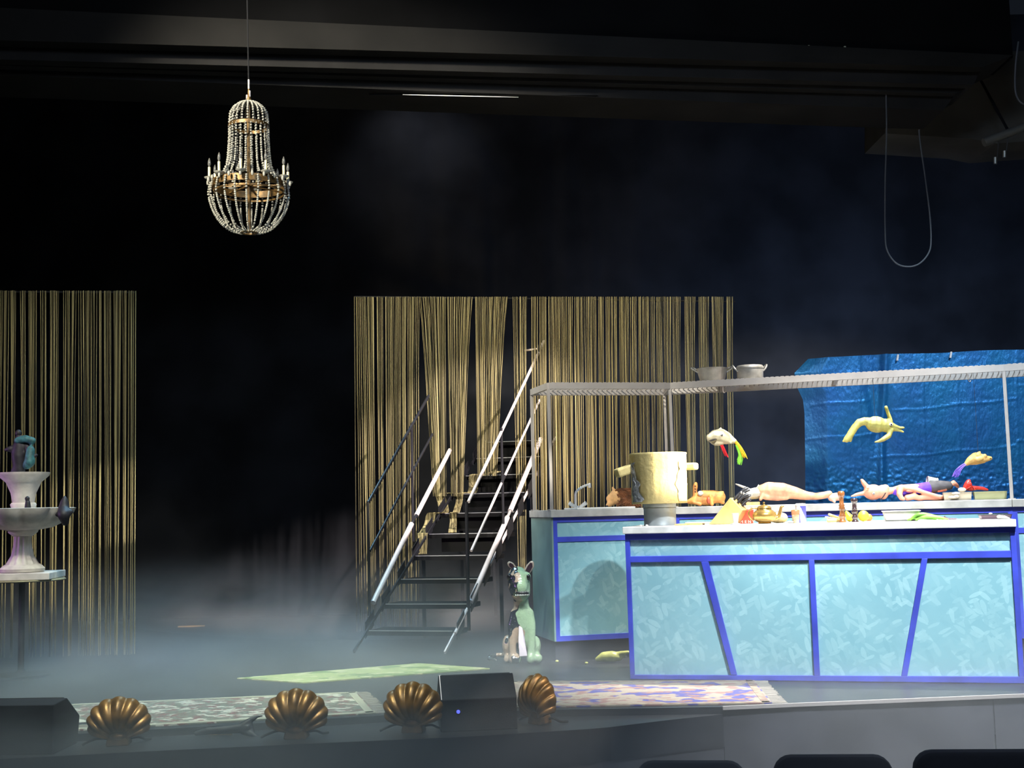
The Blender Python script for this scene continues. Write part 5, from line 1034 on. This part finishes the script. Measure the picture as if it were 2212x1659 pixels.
# ================================================================ audience chairs
m_up = mat('seat_fabric', (24, 26, 36), rough=.85, var=.1, vscale=60)
def chair(xc, ytop, wpx, d, yaw, label):
    k = d / FPX; top = W(xc, ytop, d); w = wpx * k; z0 = -1.02; zt = top.z
    r = thing('audience_chair', V((top.x, d, z0)), label, 'chair', 'front row audience chairs'); R_ = Matrix.Rotation(yaw, 3, 'Z'); P = lambda x, y, z: V((top.x, d, 0)) + R_ @ V((x, y, z))
    rc = .075; pts = []
    for cx, cz, a0 in ((w / 2 - rc, zt - rc, 0), (-w / 2 + rc, zt - rc, 90), (-w / 2 + .03, zt - .42, 180), (w / 2 - .03, zt - .42, 270)):
        rr = rc if cz > zt - .2 else .03
        for j in range(6): a = math.radians(a0 + 18 * j); pts.append((cx + rr * math.cos(a), cz + rr * math.sin(a)))
    MB().prism([P(x, .03, z) for x, z in pts], R_ @ V((0, -.06, 0))).build('backrest', m_up, r, bevel=.02, smooth=True)
    MB().hexa([P(x * w * .46, y, zt - .46) for x, y in ((-1, .02), (1, .02), (1, .46), (-1, .46))], [P(x * w * .46, y, zt - .38) for x, y in ((-1, .02), (1, .02), (1, .46), (-1, .46))]).build('seat', m_up, r, bevel=.02, smooth=True)
    for sx_ in (-1, 1):
        for y in (.03, .42): MB().tube([P(sx_ * w * .42, y, z0), P(sx_ * w * .4, y, zt - .45)], .014, n=8).build('leg', m_alu, r)
chair(1491, 1643, 228, 5.65, -.12, 'black audience chair back showing lowest above the bottom edge of the photo')
chair(1797, 1630, 246, 5.35, -.1, 'middle black audience chair back before the stage')
chair(2118, 1619, 282, 5.05, -.1, 'black audience chair back at the bottom right corner')
# ================================================================ upper right rigging
m_rig = mat('rig_pipe', (120, 118, 112), rough=.4, metal=.5)
dR = 9.6
a, b_ = W(2125, 308, dR), W(2330, 230, dR)
pg = thing('lighting_bar', a, 'slanted pale lighting pipe at the upper right under the bulkhead', 'pipe'); MB().tube([a, b_], .034, n=14).build('pipe', m_rig, pg, smooth=True)
for px, y0, y1 in ((2150, 340, 354), (2170, 326, 340)): MB().tube([W(px, y0, dR), W(px, y1, dR)], .014, n=8).build('clamp', m_rig, pg); MB().tube([W(px + 4, y0, dR + .02), W(px + 8, 292, dR)], .004, n=5).build('clamp_wire', m_cable, pg)
for px in (2180, 2300): p = W(px, 287 if px < 2200 else 242, dR); MB().tube([p, V((p.x, p.y + .5, p.z + .6))], .012, n=6).build('hanger', m_cable, pg)
m_cord = mat('cord_grey', (70, 72, 78), rough=.6)
dC = 9.5
tag(MB().tube(spline([W(x, y, dC) for x, y in ((1914, 200), (1915, 290), (1912, 400), (1912, 500), (1916, 540), (1935, 568), (1960, 576), (1985, 570), (2005, 548), (2011, 520), (2008, 460), (1998, 380), (1988, 310), (1985, 280))], 6), .006, n=6).build('looped_cable', m_cord, None, smooth=True), 'long dark cord hanging in a deep loop from the bulkhead', 'cord')
tag(MB().tube(spline([W(x, y, 9.4) for x, y in ((2200, 90), (2194, 140), (2193, 190), (2200, 215), (2215, 224), (2235, 200), (2240, 100))], 6), .008, n=6).build('looped_cable', m_cord, None, smooth=True), 'short grey cord loop hanging at the right edge above the lighting pipe', 'cord')

# ================================================================ low fog
def fog():
    m = bpy.data.materials.new('fog'); m.use_nodes = True; nt = m.node_tree; nt.nodes.remove(nt.nodes['Principled BSDF']); L = nt.links.new; out = nt.nodes['Material Output']
    pv = nt.nodes.new('ShaderNodeVolumeScatter'); pv.inputs['Color'].default_value = (.9, .95, 1, 1); pv.inputs['Anisotropy'].default_value = .1; L(pv.outputs[0], out.inputs['Volume'])
    g = nt.nodes.new('ShaderNodeNewGeometry'); sp = nt.nodes.new('ShaderNodeSeparateXYZ'); L(g.outputs['Position'], sp.inputs[0])
    def M(op, a, b=None, c=None):
        q = nt.nodes.new('ShaderNodeMath'); q.operation = op
        for i, v in enumerate((a, b, c)):
            if v is None: continue
            if isinstance(v, (int, float)): q.inputs[i].default_value = v
            else: L(v, q.inputs[i])
        return q.outputs[0]
    def MR(v, a, b, c, d, smooth=True):
        q = nt.nodes.new('ShaderNodeMapRange'); q.interpolation_type = 'SMOOTHSTEP' if smooth else 'LINEAR'
        for i, x in zip(('From Min', 'From Max', 'To Min', 'To Max'), (a, b, c, d)): q.inputs[i].default_value = x
        L(v, q.inputs['Value']); return q.outputs[0]
    mp = nt.nodes.new('ShaderNodeMapping'); mp.inputs['Scale'].default_value = (1, 1, 1.7); L(g.outputs['Position'], mp.inputs['Vector'])
    n = nt.nodes.new('ShaderNodeTexNoise'); n.inputs['Scale'].default_value = 1.5; n.inputs['Detail'].default_value = 4; n.inputs['Roughness'].default_value = .6; L(mp.outputs[0], n.inputs['Vector'])
    nn = MR(n.outputs[0], .38, .64, .05, 2.2)
    zz = M('ADD', sp.outputs[2], M('MULTIPLY', M('SUBTRACT', n.outputs[0], .5), .5))
    low = M('ADD', M('MULTIPLY', M('MULTIPLY', MR(zz, FOG[0], FOG[1], 1, 0), nn), FOG[5]), MR(sp.outputs[2], .0, .24, FOG[7], 0))
    xm = MR(sp.outputs[0], FOG[2], FOG[3], 1, FOG[4])
    ym = MR(sp.outputs[1], 5.3, 7.2, FOG[6], 1)
    den = M('MULTIPLY', M('MULTIPLY', low, xm), ym)
    L(den, pv.inputs['Density']); return m
FOG = (-.15, .82, -.6, 1.3, .4, .13, 1.0, .42)
fb_ = MB().hexa([V((x, y, -.95)) for x, y in ((-6.3, 5.0), (4.2, 5.0), (4.2, 12.8), (-6.3, 12.8))], [V((x, y, .95)) for x, y in ((-6.3, 5.0), (4.2, 5.0), (4.2, 12.8), (-6.3, 12.8))])
fg_ = fb_.build('fog', fog(), None); tag(fg_, 'low pale blue stage fog lying over the floor', 'fog', kind='stuff')
